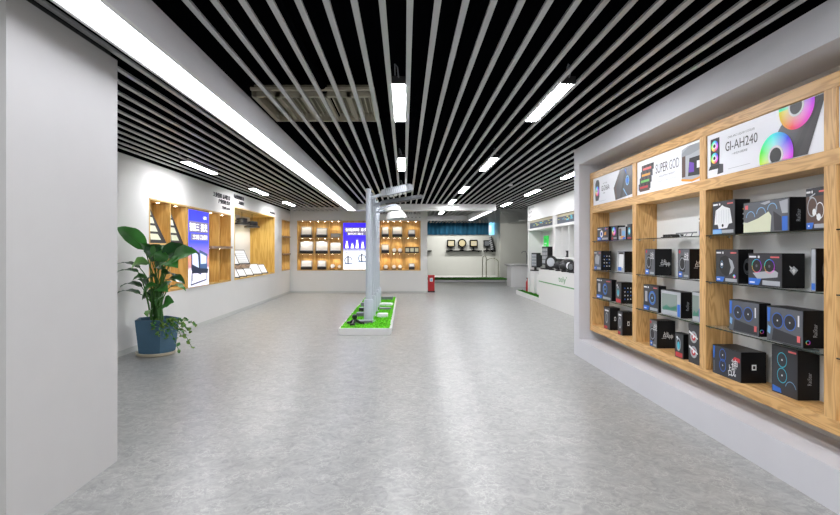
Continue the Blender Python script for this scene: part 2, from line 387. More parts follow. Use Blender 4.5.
# ------------------------------------------------------------------ right oak display cabinet
XW = 2.42
cab = thing('display_cabinet', 'long open oak wall cabinet with glass shelves in the right recess', 'cabinet', (XW, 4.0, .364))
def P(mb, name, label=None, bevel=.002, parent=None):
    o = mb.build(name, parent or cab, org=None); o.location = (-XW, -4.0, -.364) if parent is None else (0, 0, 0)
    if bevel: m = o.modifiers.new('bevel', 'BEVEL'); m.width = bevel; m.segments = 1; m.limit_method = 'ANGLE'
    if label: o['label'] = label
    return o
POSTS = [6.485, 5.27, 4.06, 2.845, 1.63]
for y in POSTS:
    b = MB(); b.bb(XW, 2.64, y - .042, y + .042, .446, 1.884, WOOD_Z); b.bb(XW, 2.64, y - .042, y + .042, 1.974, 2.32, WOOD_Z); P(b, 'post')
Y0, Y1 = POSTS[-1] - .042, POSTS[0] + .042
b = MB(); b.bb(XW, 2.64, Y0, Y1, .364, .446, WOOD_Y); P(b, 'bottom_board')
b = MB(); b.bb(XW, 2.64, Y0, Y1, 2.32, 2.404, WOOD_Y); P(b, 'top_board')
b = MB(); b.bb(XW, 2.64, Y0, Y1, 1.884, 1.974, WOOD_Y); P(b, 'header_rail')
b = MB(); b.bb(2.64, 2.652, Y0, Y1, .364, 2.404, WHITEP); P(b, 'back_panel')
for i in range(4):
    a, c = POSTS[i + 1] + .042, POSTS[i] - .042
    for z in (1.522, 1.155, .80):
        b = MB(); b.bb(XW + .001, 2.635, a, c, z - .008, z, GLASS); b.bb(XW, XW + .001, a, c, z - .008, z, GEDGE)
        o = P(b, 'glass_shelf', bevel=0)
        for x in (XW + .03, 2.60):
            for y, q in ((a, 1), (c, -1)):
                b = MB(); b.M = frame((x, y, z - .014), (1, 0, 0), (0, 0, 1)); b.lathe([(.008, -.018 if q > 0 else 0), (.008, 0 if q > 0 else .018)], CHROME, 10); b.build('shelf_pin', o)
# header signs
def rfan(b, x, y, r, m=RAIN, ax=1, hub=True, k=4):
    b.disc(x, y, r * 1.06, BLACK, k, 32, ax); b.ring(x, y, r, r * .42, m, k + 1, 40, ax, uv=True); b.disc(x, y, r * .5, WHITEINK, k + 2, 24, ax); b.disc(x, y, r * .32, BLACK, k + 3, 24, ax)
H = .34
def sign(i, draw, label):
    a, c = POSTS[i + 1] + .046, POSTS[i] - .046
    b = MB(); b.bb(XW + .012, XW + .03, a, c, 1.977, 2.317, PAPER); b.M = faceR(XW + .012, c, 1.977); draw(b, c - a); b.M = Matrix()
    P(b, 'header_sign', label, 0)
def s1(b, W):
    b.prism([(.08, .05), (.17, .05), (.20, .10), (.20, .27), (.17, .31), (.10, .31), (.07, .26), (.07, .10)], .001, DARKPRINT)
    b.ring(.135, .17, .062, .022, RAIN, 3, 28, .9, uv=True); b.disc(.135, .17, .022, WHITEINK, 4); b.disc(.135, .17, .012, BLACK, 5)
    b.text('GI-D66A', .27, .155, .062, BLACKINK, 2, width=.24); b.text('AIR COOLER', .31, .235, .016, GREYINK, 2); b.text('ARGB', .32, .12, .016, GREYINK, 2)
    b.rect(.20, .035, .40, .038, LGREY, 2)
    b.poly([(.63, .15), (.80, .335), (W - .004, .335), (W - .004, .03), (.68, .0045)], DARKPRINT, 2)
    b.poly([(.66, .15), (.81, .31), (.84, .31), (.70, .15), (.72, .02), (.69, .02)], BROWN, 3); b.poly([(.80, .02), (.93, .33), (.97, .33), (.86, .02)], BLACK, 3)
    b.ring(.99, .19, .055, .038, LBLUE, 4, 24, .8); b.disc(.99, .19, .030, BLUEINK, 4); b.poly([(.88, .11), (.90, .115), (1.0, .02), (.98, .02)], LBLUE, 4); b.poly([(.92, .32), (.95, .32), (.98, .25)], BLUEINK, 5)
def s2(b, W):
    for j, (y, m) in enumerate(((.235, PINKINK), (.175, ORANGE), (.115, GREENINK), (.055, REDINK))):
        x = .10 - j * .022
        b.rect(x, y - .012, x + .25, y + .052, DARKPRINT, 2); b.rect(x + .03, y, x + .20, y + .022, m, 3)
        for q in range(6): b.rect(x + .02 + q * .037, y + .028, x + .045 + q * .037, y + .046, BLACK if q % 2 else BROWN, 3)
    b.rect(.06, .025, .27, .048, BROWN, 4)
    b.text('SUPER', .385, .165, .088, BLACKINK, 2, width=.225); b.text('GOD', .635, .165, .088, GREYINK, 2, width=.165)
    b.text('RGB GAMING MEMORY', .45, .12, .018, GREYINK, 2, width=.28); b.text('SPEED · SUPER · POWER', .43, .075, .013, LGREY, 2, width=.33)
    b.poly([(.84, .035), (1.0, .01), (W - .004, .02), (W - .004, .32), (.93, .32), (.84, .30)], LGREY, 2)
    b.poly([(.84, .27), (.97, .32), (W - .004, .31), (W - .004, .26), (.97, .24), (.84, .24)], STEEL, 3)
    b.poly([(.94, .06), (W - .006, .05), (W - .006, .21), (.96, .21)], BLACK, 3); b.poly([(.95, .09), (1.03, .085), (1.03, .16), (.96, .18)], PURPLE, 4)
    b.rect(1.07, .11, 1.12, .17, WHITEINK, 4); b.poly([(.84, .03), (1.0, .006), (W - .005, .018), (W - .005, .035), (1.0, .025), (.84, .05)], ORANGE, 5); b.rect(.845, .06, .90, .24, BROWN, 3)
def s3(b, W):
    b.rect(.045, .085, .155, .30, DARKPRINT, 2)
    for y in (.145, .24): rfan(b, .10, y, .042, RAIN2, 1.05)
    b.poly([(.02, .06), (.155, .06), (.155, .09), (.04, .09)], BLACK, 3); b.prism([(.13, .015), (.20, .02), (.20, .085), (.145, .095)], .001, DARKPRINT, .001)
    b.text('ONE-ARC LIQUID COOLER', .255, .262, .018, GREYINK, 2, width=.29); b.text('GI', .228, .172, .068, BLACKINK, 2, width=.062); b.text('GI', .2295, .172, .068, BLACKINK, 2.2, width=.062)
    b.text('-AH240', .300, .172, .068, DARKPRINT, 2, width=.272); b.text('一体式水冷散热器', .30, .132, .018, GREYINK, 2, width=.17); b.rect(.26, .035, .50, .038, LGREY, 2)
    b.poly([(.60, .0045), (.78, .22), (.90, .336), (W - .004, .336), (W - .004, .30), (1.0, .0045)], DARKPRINT, 2)
    b.poly([(.82, .0045), (1.0, .0045), (W - .004, .30), (W - .004, .335), (1.06, .336)], mat('charcoal_ink', '#2c282b', .5), 2.5); b.poly([(.86, .0045), (.92, .0045), (W - .03, .31), (1.06, .30)], BLACK, 3)
    # two rainbow fans clipped by the sign's edges: drawn as partial rings
    def clipfan(x, y, r, m):
        n = 48
        for j in range(n):
            for (ra, rb, mm, kk) in ((.44, 1, m, 6), (.34, .44, WHITEINK, 7), (0, .34, BLACK, 7)):
                p = []; u = []
                for q, rr in ((j, ra), (j, rb), (j + 1, rb), (j + 1, ra)):
                    a = 6.28319 * q / n; X = x + r * rr * math.cos(a); Yv = y + r * rr * math.sin(a)
                    p.append((X, min(max(Yv, .004), .336))); u.append((rr * math.cos(a), rr * math.sin(a)))
                if max(v[1] for v in p) - min(v[1] for v in p) > 1e-5: b.poly(p, mm, kk, u)
    clipfan(.744, .045, .150, RAIN2); clipfan(.915, .318, .142, RAIN)
def s4(b, W): b.text('RGB', .2, .13, .09, BLACKINK, 2)
sign(0, s1, 'white header sign with small rainbow cooler and dark tower on the right')
sign(1, s2, 'white header sign reading SUPER GOD with stacked memory sticks')
sign(2, s3, 'white header sign reading GI-AH240 with two large rainbow fans')
sign(3, lambda b, W: b.rect(.6, .02, 1.0, .3, DARKPRINT, 2), 'white header sign of the nearest bay, cut by the right edge of the photo')

# boxed goods: y0, y1 (near, far), x0, x1 (front, back), z, height, drawing, label
def badge(b, L, Hh, blue=True, s=1):
    if blue: b.poly([(.008, .008), (.34 * L, .008), (.42 * L, .045 * s), (.008, .045 * s)], BLUEINK, 3); b.rect(.02, .02, .22 * L, .03, WHITEINK, 4)
    b.rect(.45 * L, .012, .95 * L, .036 * s, LGREY, 3)
    b.rect(.04 * L, Hh - .03, .26 * L, Hh - .018, WHITEINK, 3); b.rect(.31 * L, Hh - .032, .37 * L, Hh - .016, WHITEINK, 3); b.rect(.68 * L, Hh - .03, .93 * L, Hh - .02, PINKINK, 3)
def d_shirt(b, L, h):
    b.poly([(.1 * L, .08), (.16 * L, .19), (.38 * L, .215), (.46 * L, .228), (.54 * L, .215), (.8 * L, .195), (.9 * L, .085), (.75 * L, .08), (.68 * L, .05), (.3 * L, .045), (.25 * L, .08)], WHITEINK, 3)
    for q in range(6): b.rect((.2 + q * .11) * L, .09, (.21 + q * .11) * L, .19, LGREY, 4)
    b.disc(.49 * L, .07, .012, BLACK, 5); badge(b, L, h); b.poly([(.008, .008), (.45 * L, .008), (.45 * L, .035), (.008, .04)], LBLUE, 5)
def d_long(b, L, h):
    b.rect(.004, .004, L - .004, h - .004, GREYPRINT, 1.5)
    b.poly([(.004, .006), (.62 * L, .006), (.64 * L, .11), (.58 * L, .14), (.35 * L, .10), (.1 * L, .075), (.004, .08)], CREAM, 3)
    for x, y in ((.18, .11), (.42, .13), (.66, .15)): b.ring(x * L, y, .045, .039, LBLUE, 4, 20, 1, 0, 180)
    b.poly([(.4 * L, .20), (.6 * L, .215), (.62 * L, .20), (.5 * L, .188)], LGREY, 3); b.rect(.05 * L, h - .05, .12 * L, h - .02, PINKINK, 4)
    b.rect(.86 * L, .008, .97 * L, .10, BLUEINK, 4); b.poly([(.7 * L, .01), (.86 * L, .01), (.84 * L, .10), (.68 * L, .14)], DARKPRINT, 3); b.poly([(.86 * L, .12), (.97 * L, .12), (.97 * L, h - .01), (.80 * L, h - .02)], LGREY, 3)
def d_head(b, L, h):
    b.rect(.006, .03, L - .006, h - .05, BROWN, 2); b.ring(.35 * L, h * .55, .06, .052, LGREY, 3, 24, .6); b.ring(.72 * L, h * .45, .05, .044, WHITEINK, 3, 24, .6)
    b.disc(.45 * L, h * .42, .022, WHITEINK, 4, 12, .6); b.disc(.68 * L, h * .3, .022, WHITEINK, 4, 12, .7); b.poly([(.03, h * .8), (.5 * L, h * .88), (.5 * L, h * .85), (.03, h * .75)], LGREY, 3); badge(b, L, h)
def d_mouse(b, L, h):
    b.poly([(.15 * L, .12), (.22 * L, .19), (.45 * L, .21), (.75 * L, .18), (.85 * L, .12), (.75 * L, .08), (.5 * L, .05), (.3 * L, .07)], BLACK, 3)
    b.poly([(.6 * L, .19), (.76 * L, .17), (.85 * L, .12), (.75 * L, .08), (.62 * L, .065), (.7 * L, .12)], LGREY, 4); b.ring(.3 * L, .14, .028, .024, LBLUE, 5, 20, .6); b.disc(.3 * L, .14, .012, WHITEINK, 5)
    b.ring(.85 * L, .055, .014, .003, RAIN, 5, 16, uv=True); badge(b, L, h)
def d_two(b, L, h):
    b.poly([(.15 * L, .09), (.8 * L, .115), (.9 * L, .10), (.88 * L, .07), (.3 * L, .05)], LGREY, 3)
    for x in (.28, .66): b.ring(x * L, .14, .047, .0435, RAIN, 4, 26, uv=True); b.disc(x * L, .14, .038, BLACK, 4); b.disc(x * L, .14, .01, GREYPRINT, 5)
    badge(b, L, h, True, 1.2)
def d_edge(b, L, h): b.rect(.004, .004, L - .004, h - .004, LGREY, 2); b.rect(.006, .01, L - .006, .05, BLUEINK, 3)
def d_rings(b, L, h):
    b.rect(.004, .004, L - .004, h - .004, GREYPRINT, 1.5); b.poly([(.15 * L, .01), (.95 * L, .01), (.95 * L, .06), (.2 * L, .09)], DARKPRINT, 2)
    for x in (.32, .66): b.ring(x * L, .62 * h, .052, .047, BLUEINK, 4, 26, .95); b.disc(x * L, .62 * h, .006, WHITEINK, 4); b.disc(x * L, .62 * h, .044, DARKPRINT, 3)
    b.poly([(.01, .55 * h), (.10 * L, .55 * h), (.12 * L, h - .01), (.01, h - .01)], BLUEINK, 4); b.poly([(.03 * L, .25 * h), (.11 * L, .2 * h), (.13 * L, .4 * h), (.05 * L, .45 * h)], LBLUE, 4)
    b.rect(.87 * L, .55 * h, .91 * L, .85 * h, WHITEINK, 4); b.rect(.85 * L, .03, .93 * L, .07, PINKINK, 4)
def d_kirin(b, L, h):
    for y in (.33, .68): b.ring(.38 * L, y * h + .01, .048, .043, BLUEINK, 3, 26, .8); b.disc(.38 * L, y * h + .01, .006, WHITEINK, 3)
    b.poly([(.01, .12), (.08 * L, .12), (.10 * L, h - .008), (.01, h - .008)], BLUEINK, 3); b.rect(.02, .02, .07 * L, .10, LGREY, 3)
    b.text('战', .60 * L, .02, .085, WHITEINK, 4, deg=8); b.text('神', .70 * L, .085, .07, WHITEINK, 4, deg=4); b.poly([(.72 * L, .15), (.97 * L, .14), (.97 * L, h - .05), (.8 * L, .175)], REDINK, 3.5)
def d_ringsv(b, L, h):
    b.rect(.004, .004, L - .004, h - .004, DARKPRINT, 1.5)
    for y in (.40, .72): b.ring(.42 * L, y * h, .050, .045, CYAN, 3, 26, .85); b.disc(.42 * L, y * h, .006, WHITEINK, 3)
    b.ring(.75 * L, .14 * h, .06, .056, LBLUE, 3, 16, .8, 20, 160); b.poly([(.01, .01), (.4 * L, .01), (.36 * L, .04), (.01, .05)], BLUEINK, 3); b.rect(.66 * L, h - .03, .95 * L, h - .018, PINKINK, 3)
def d_warrior(b, L, h):
    b.rect(.004, .004, L - .004, h - .004, GREYPRINT, 1.5); b.prism([(.2 * L, .07), (.3 * L, .05), (.62 * L, .06), (.7 * L, .14), (.6 * L, .2), (.3 * L, .2), (.15 * L, .14)], .001, BLACK, .001); b.ring(.42 * L, .13, .055, .048, LGREY, 4, 20, .8)
    b.text('战', .58 * L, h - .10, .07, WHITEINK, 5); b.disc(.2 * L, h - .025, .015, REDINK, 4); b.rect(.02, .012, .42 * L, .06, BLUEINK, 4); b.rect(.03, .03, .35 * L, .045, WHITEINK, 5); b.rect(.55 * L, .015, .92 * L, .035, LGREY, 4)
def d_bluefan(b, L, h):
    b.ring(.60 * L, .52 * h, .068, .056, BLUEINK, 3, 28); b.ring(.60 * L, .52 * h, .052, .046, LBLUE, 3, 28); b.disc(.60 * L, .52 * h, .044, DARKPRINT, 3); b.disc(.60 * L, .52 * h, .012, LBLUE, 4)
    b.rect(.12 * L, .35 * h, .28 * L, .75 * h, LGREY, 3); badge(b, L, h, True, 1.1)
def d_clear(b, L, h):
    b.rect(.004, .004, L - .004, h - .004, LGREY, 1.5); b.rect(.05 * L, .05, .82 * L, h - .03, mat('clear_blister', '#8b9793', .2), 2)
    b.poly([(.1 * L, .07), (.3 * L, .10), (.5 * L, .075), (.8 * L, .11), (.8 * L, .06), (.1 * L, .045)], mat('green_board', '#3d7a68', .4), 3); b.rect(.84 * L, .01, .97 * L, .12, BLUEINK, 3)
def d_redgfx(b, L, h): b.rect(.004, .004, L - .004, h - .004, DARKPRINT, 1.5); b.ring(.45 * L, .55 * h, .06, .045, LGREY, 3, 20, .6); b.disc(.45 * L, .5 * h, .035, CYAN, 3, 16, .6); b.rect(.1 * L, .01, .9 * L, .05, REDINK, 3); b.disc(.3 * L, h - .04, .012, WHITEINK, 4)
def d_redwhite(b, L, h):
    for y in (.3, .68): b.disc(.45 * L, y * h, .05, LGREY, 3, 20); b.disc(.45 * L, y * h, .03, REDINK, 4, 16); b.disc(.45 * L, y * h, .012, WHITEINK, 5); b.poly([(.1 * L, y * h + .05), (.8 * L, y * h), (.8 * L, y * h - .012), (.1 * L, y * h + .03)], WHITEINK, 6)
def d_disc(b, L, h): b.disc(.4 * L, .5 * h, .045, WHITEINK, 3, 24); b.disc(.4 * L, .5 * h, .024, BLUEINK, 4); b.disc(.4 * L, .5 * h, .012, BLACK, 5); b.poly([(.62 * L, .4 * h), (.8 * L, .4 * h), (.8 * L, .65 * h), (.66 * L, .6 * h)], ORANGE, 3); b.disc(.75 * L, .85 * h, .018, BLUEINK, 3); badge(b, L, h)
def d_gpu(b, L, h): b.ring(.5 * L, .62 * h, .05, .012, RAIN, 3, 20, uv=True); b.disc(.28 * L, .14 * h, .018, REDINK, 4); b.rect(.45 * L, .1 * h, .9 * L, .2 * h, LGREY, 3)
def d_multi(b, L, h): b.rect(.004, .004, L - .004, h - .004, LGREY, 1.5); b.rect(.1 * L, .3 * h, .4 * L, .9 * h, BROWN, 2); b.rect(.5 * L, .2 * h, .9 * L, .7 * h, LBLUE, 2); b.rect(.3 * L, .1 * h, .8 * L, .3 * h, ORANGE, 3); b.rect(.6 * L, .05 * h, .95 * L, .2 * h, BLUEINK, 4)
def d_cyan(b, L, h): b.disc(.5 * L, .55 * h, .04, CYAN, 3, 16, .7); b.disc(.5 * L, .55 * h, .02, WHITEINK, 4, 16, .7); b.rect(.1 * L, .05 * h, .9 * L, .15 * h, REDINK, 3)
def d_grey(b, L, h): b.rect(.004, .004, L - .004, h - .004, GREYPRINT, 1.5); b.poly([(.2 * L, .08), (.7 * L, .07), (.8 * L, .17), (.4 * L, .2), (.15 * L, .15)], LGREY, 3); badge(b, L, h)
def d_whitestrip(b, L, h): b.rect(.004, .004, L - .004, h - .004, LGREY, 1.5); b.poly([(.15 * L, .05), (.8 * L, .05), (.9 * L, .20), (.3 * L, .22)], WHITEINK, 2); b.rect(.1 * L, .02, .6 * L, .06, BLUEINK, 3); b.rect(.2 * L, h - .03, .9 * L, h - .01, BLACK, 3)
def d_shirtw(b, L, h): b.rect(.004, .004, L - .004, h - .004, DARKPRINT, 1.5); b.ring(.5 * L, .52 * h, .065, .05, LGREY, 3, 20, .55); b.disc(.5 * L, .5 * h, .045, GREYPRINT, 3, 16, .5); b.rect(.1 * L, .01, .6 * L, .04, REDINK, 3); b.rect(.2 * L, h - .05, .8 * L, h - .03, WHITEINK, 3)
# side drawings (near end of the box)
def e_none(b, D, h): pass
def e_vtext(t):
    return lambda b, D, h: b.text(t, D * .62, h * .3, .026 if D > .08 else .014, LGREY, 2, width=min(.08, h * .36), deg=90)
def e_mark(b, D, h):
    cx, cy = D / 2, h / 2
    b.poly([(cx - .028, cy + .005), (cx, cy + .032), (cx + .028, cy + .005), (cx, cy - .028)], LGREY, 2); b.poly([(cx - .012, cy + .004), (cx, cy + .018), (cx + .012, cy + .004), (cx, cy - .018)], WHITEINK, 3); b.poly([(cx - .03, cy + .035), (cx - .02, cy + .012), (cx - .01, cy + .02)], WHITEINK, 3)
def e_grid(b, D, h):
    for i in range(3):
        for j in range(4): b.disc(D * (.3 + .25 * i), h * (.22 + .17 * j), .007, WHITEINK if (i + j) % 3 else BLUEINK, 2, 8)
def e_char(b, D, h): b.text('战', D * .34, h * .40, .055, WHITEINK, 2); b.text('神', D * .62, h * .34, .045, WHITEINK, 2); b.rect(D * .25, h * .36, D * .5, h * .38, LGREY, 2)
def e_colour(b, D, h):
    for j, m in enumerate((ORANGE, WHITEINK, LGREY, LGREY)): b.disc(D * .55, h * (.72 - j * .14), .006, m, 2, 8)
def e_small(b, D, h): b.rect(D * .42, h * .42, D * .6, h * .6, WHITEINK, 2); b.rect(D * .46, h * .46, D * .56, h * .56, BLACK, 3)
def e_head(b, D, h): b.ring(D * .55, h * .5, .05, .03, GREYPRINT, 2, 20, .5); b.ring(D * .6, h * .5, .06, .054, DSTEEL, 2, 20, .5)
def e_ringv(t):
    def f(b, D, h): e_vtext(t)(b, D, h); b.ring(D * .2, h * .16, .014, .010, RAIN, 2, 16, uv=True)
    return f
A_, B_, C_, D_ = 1.522, 1.155, .80, .446
BOX = [
 (5.975, 6.325, 2.44, 2.52, A_, .167, d_disc, e_none, 'black box printed with a white and blue disc, top shelf of the farthest bay'),
 (5.775, 5.965, 2.46, 2.55, A_, .168, d_gpu, e_none, 'black box with multicoloured print and red dot, top shelf of the farthest bay'),
 (5.553, 5.745, 2.46, 2.55, A_, .145, d_multi, e_none, 'small pale box with brown and blue print, top shelf of the farthest bay'),
 (5.409, 5.523, 2.46, 2.55, A_, .168, d_cyan, e_none, 'narrow black box with cyan circle, top shelf of the farthest bay'),
 (6.202, 6.43, 2.44, 2.565, B_, .24, d_grey, e_grid, 'black box with icon grid on its end, second shelf of the farthest bay'),
 (5.545, 5.725, 2.44, 2.565, B_, .235, d_whitestrip, e_none, 'black box with white strip picture, second shelf of the farthest bay'),
 (5.891, 6.351, 2.44, 2.50, C_, .254, d_bluefan, e_none, 'black box with blue glowing fan picture, third shelf of the farthest bay'),
 (5.625, 5.774, 2.44, 2.57, C_, .242, d_redgfx, e_grid, 'black box with red strip and icon grid, third shelf of the farthest bay'),
 (5.985, 6.169, 2.46, 2.579, D_, .267, d_shirtw, e_small, 'left of two black boxes on the bottom board of the farthest bay'),
 (5.596, 5.72, 2.44, 2.569, D_, .267, d_shirtw, e_small, 'right of two black boxes on the bottom board of the farthest bay'),
 (4.87, 5.073, 2.44, 2.604, B_, .261, d_warrior, e_char, 'left grey-windowed box with white character, second shelf below SUPER GOD sign'),
 (4.278, 4.464, 2.44, 2.579, B_, .259, d_warrior, e_char, 'right grey-windowed box with white character, second shelf below SUPER GOD sign'),
 (4.80, 5.102, 2.44, 2.512, C_, .258, d_bluefan, e_none, 'black box with blue fan picture, third shelf below SUPER GOD sign'),
 (4.412, 4.753, 2.44, 2.552, C_, .231, d_clear, e_vtext('RaiStar'), 'clear-fronted box showing a green board, third shelf below SUPER GOD sign'),
 (4.12, 4.24, 2.44, 2.513, C_, .254, d_clear, e_none, 'clear box half hidden by the post, third shelf below SUPER GOD sign'),
 (4.871, 5.016, 2.46, 2.638, D_, .268, d_warrior, e_char, 'large black box with white character end, bottom board below SUPER GOD sign'),
 (4.373, 4.51, 2.44, 2.50, D_, .22, d_redgfx, e_none, 'small black box with cyan picture and red base, bottom board below SUPER GOD sign'),
 (4.115, 4.296, 2.44, 2.513, D_, .33, d_redwhite, e_none, 'tall black box with two red and white discs, bottom board below SUPER GOD sign'),
 (4.105, 4.178, 2.46, 2.525, A_, .15, d_grey, e_none, 'thin black box against the post, top shelf below SUPER GOD sign'),
 (3.692, 3.958, 2.44, 2.552, A_, .259, d_shirt, e_colour, 'dark box with white finned cooler picture, top shelf below GI-AH240 sign'),
 (3.167, 3.598, 2.44, 2.548, A_, .218, d_long, e_vtext('RaiStar'), 'long grey box with blue arcs over cream shape, top shelf below GI-AH240 sign'),
 (2.895, 3.039, 2.44, 2.543, A_, .252, d_head, e_none, 'brown and white print box by the near post, top shelf below GI-AH240 sign'),
 (3.654, 3.917, 2.44, 2.55, B_, .253, d_mouse, e_head, 'dark box with glossy black mouse picture, second shelf below GI-AH240 sign'),
 (3.23, 3.549, 2.44, 2.586, B_, .226, d_two, e_mark, 'dark box with two rainbow fans and diamond mark, second shelf below GI-AH240 sign'),
 (2.962, 3.000, 2.44, 2.544, B_, .257, d_edge, e_head, 'thin black box with pale blue edge, second shelf below GI-AH240 sign'),
 (3.466, 3.787, 2.46, 2.54, C_, .233, d_rings, e_ringv(' '), 'grey box with two blue rings, left one on third shelf below GI-AH240 sign'),
 (3.058, 3.366, 2.44, 2.575, C_, .231, d_rings, e_ringv('RaiStar'), 'grey box with two blue rings, right one on third shelf below GI-AH240 sign'),
 (3.595, 3.925, 2.42, 2.601, D_, .221, d_kirin, e_small, 'black box with bold white characters and blue label, bottom board below GI-AH240 sign'),
 (3.177, 3.403, 2.50, 2.638, D_, .32, d_ringsv, e_vtext('RaiStar'), 'tall black box with two stacked rings, bottom board below GI-AH240 sign'),
]
for (y0, y1, x0, x1, z, h, dr, en, lab) in BOX:
    L, D = y1 - y0, x1 - x0
    b = MB(); b.bb(x0, x1, y0, y1, z + .001, z + h, BLACKG)
    b.M = faceR(x0, y1, z); b.rect(.003, .004, L - .003, h - .003, DARKPRINT, .6); dr(b, L, h)
    b.M = faceF(x0, y0, z); en(b, D, h)
    # a thin folded lid seam on the top
    b.M = Matrix(); b.bb(x0 + .004, x1 - .004, y0 + .004, y1 - .004, z + h, z + h + .001, BLACK)
    tag(b.build('product_box', org=((x0 + x1) / 2, (y0 + y1) / 2, z)), lab, 'box', 'boxed computer parts on the oak cabinet')
b = MB(); b.bb(2.46, 2.60, 4.62, 4.80, A_ + .001, A_ + .008, BLACK)
for q in range(4): b.bb(2.47, 2.59, 4.64 + q * .042, 4.655 + q * .042, A_ + .008, A_ + .03, BLACK)
b.tube([(2.46, 4.62, A_ + .006), (2.45, 4.57, A_ + .006)], .004, BLACK)
tag(b.build('heat_sink', org=(2.53, 4.71, A_)), 'small low black bracket lying on the top shelf below SUPER GOD sign', 'computer part')
b = MB(); b.tube([(2.50, 4.60, A_ + .035), (2.50, 4.28, A_ + .035)], .006, DSTEEL); b.tube([(2.50, 4.56, A_ + .032), (2.50, 4.52, A_ + .004), (2.50, 4.46, A_ + .004), (2.50, 4.42, A_ + .032)], .004, STEEL)
b.tube([(2.50, 4.36, A_ + .004), (2.50, 4.34, A_ + .03)], .004, DSTEEL); b.bb(2.49, 2.52, 4.45, 4.53, A_ + .001, A_ + .006, LGREY)
tag(b.build('metal_bracket', org=(2.5, 4.45, A_)), 'thin silver metal bracket on the top shelf below SUPER GOD sign', 'computer part')

# ------------------------------------------------------------------ left wall niches
LIVE = wood('live_edge_slab', 1, light='#a88d72', dark='#6e543c', ring=4)
def niche_shell(name, label, n, depth, wmat, hmat, facing, back_mat=None, tr=.025):
    """facing 'x': in the left wall; 'y': in the back wall. returns thing + local put()"""
    a, c, p, q = n
    if facing == 'x':
        t = thing(name, label, 'wall cabinet', (XL, a, p))
        def put(m, u0, u1, d0, d1, v0, v1, mt): m.bb(-d1, -d0, u0, u1, v0, v1, mt)      # d grows into the wall
        fr = lambda u, d, v: frame((-d, u, v), (0, 1, 0), (0, 0, 1))
    else:
        t = thing(name, label, 'wall cabinet', (a, YB, p))
        def put(m, u0, u1, d0, d1, v0, v1, mt): m.bb(u0, u1, d0, d1, v0, v1, mt)
        fr = lambda u, d, v: frame((u, d, v), (1, 0, 0), (0, 0, 1))
    W, Hh = c - a, q - p
    m = MB(); put(m, 0, W, -.006, depth, Hh - tr, Hh, hmat); put(m, 0, W, -.006, depth, 0, tr, hmat)
    put(m, 0, tr, -.006, depth, tr, Hh - tr, wmat); put(m, W - tr, W, -.006, depth, tr, Hh - tr, wmat); m.build('frame', t)
    m = MB(); put(m, 0, W, depth, depth + .01, 0, Hh, back_mat or wmat); m.build('back_panel', t)
    return t, put, fr, W, Hh
def downlight(t, put_loc, power, ang=110, col=(1, .89, .72)):
    m = MB(); m.lathe([(.022, -.004), (.022, 0)], SPOTM, 14, put_loc); m.lathe([(.034, -.003), (.034, 0)], CHROME, 16, put_loc); m.build('downlight', t)
    if power: spot('downlight_beam', (put_loc[0], put_loc[1], put_loc[2] - .02), power, t, ang, col)
# niche A
t, put, fr, W, Hh = niche_shell('display_niche', 'warm wooden wall niche of narrow columns behind the potted plant', NA, .28, WARM_Z, WARM_Y, 'x')
u = lambda y: y - NA[0]
for y in (8.05, 8.65, 9.64, 10.17):
    m = MB(); put(m, u(y) - .012, u(y) + .012, 0, .28, .025, Hh - .025, WARM_Z); m.build('divider', t)
m = MB(); put(m, .025, u(8.65) - .012, .0, .28, .745, .775, WARM_Y); m.build('shelf', t)
m = MB(); put(m, u(9.64) + .012, W - .025, -.05, .28, .70, .75, LIVE); o = m.build('shelf', t); o['label'] = 'thick live-edge wooden shelf'
for y0, y1 in ((7.4, 8.04), (8.06, 8.64), (9.65, 10.16), (10.18, 10.82)):
    for f in (.3, .75): downlight(t, (-.12, u(y0 + (y1 - y0) * f), Hh - .025), SPOT_W if f < .5 else 0)
    downlight(t, (-.12, u((y0 + y1) / 2), .70 if y0 > 9 else .745), SPOT_W * .7)
for k, (y0, y1, lab) in enumerate(((7.45, 7.97, 'leftmost column'), (8.12, 8.58, 'second column'))):
    # dark sample board leaning back, wide at its foot, with white swatches
    b = MB(); z0, hh, L = NA[2] + .776, .58, y1 - y0
    M = frame((XL - .03, y0, z0), (0, 1, 0), Vector((-.10, 0, .99)).normalized()); b.M = M
    b.prism([(0, 0), (L, 0), (.06, hh), (0, hh)], .008, BLACK)
    for j in range(4):
        v = .05 + j * .125; w_ = (L - .10) * (1 - v / hh) ; b.M = M @ Matrix.Translation((0, 0, .008)); b.poly([(.03, v), (.02 + w_ * .85, v), (.02 + w_ * .62, v + .09), (.03, v + .09)], CREAM, 1)
    b.M = Matrix(); tag(b.build('sample_board', org=(XL - .03, (y0 + y1) / 2, z0)), 'black leaning sample board with white swatches in the %s of the left niche' % lab, 'sample board', 'sample boards in the left niche')
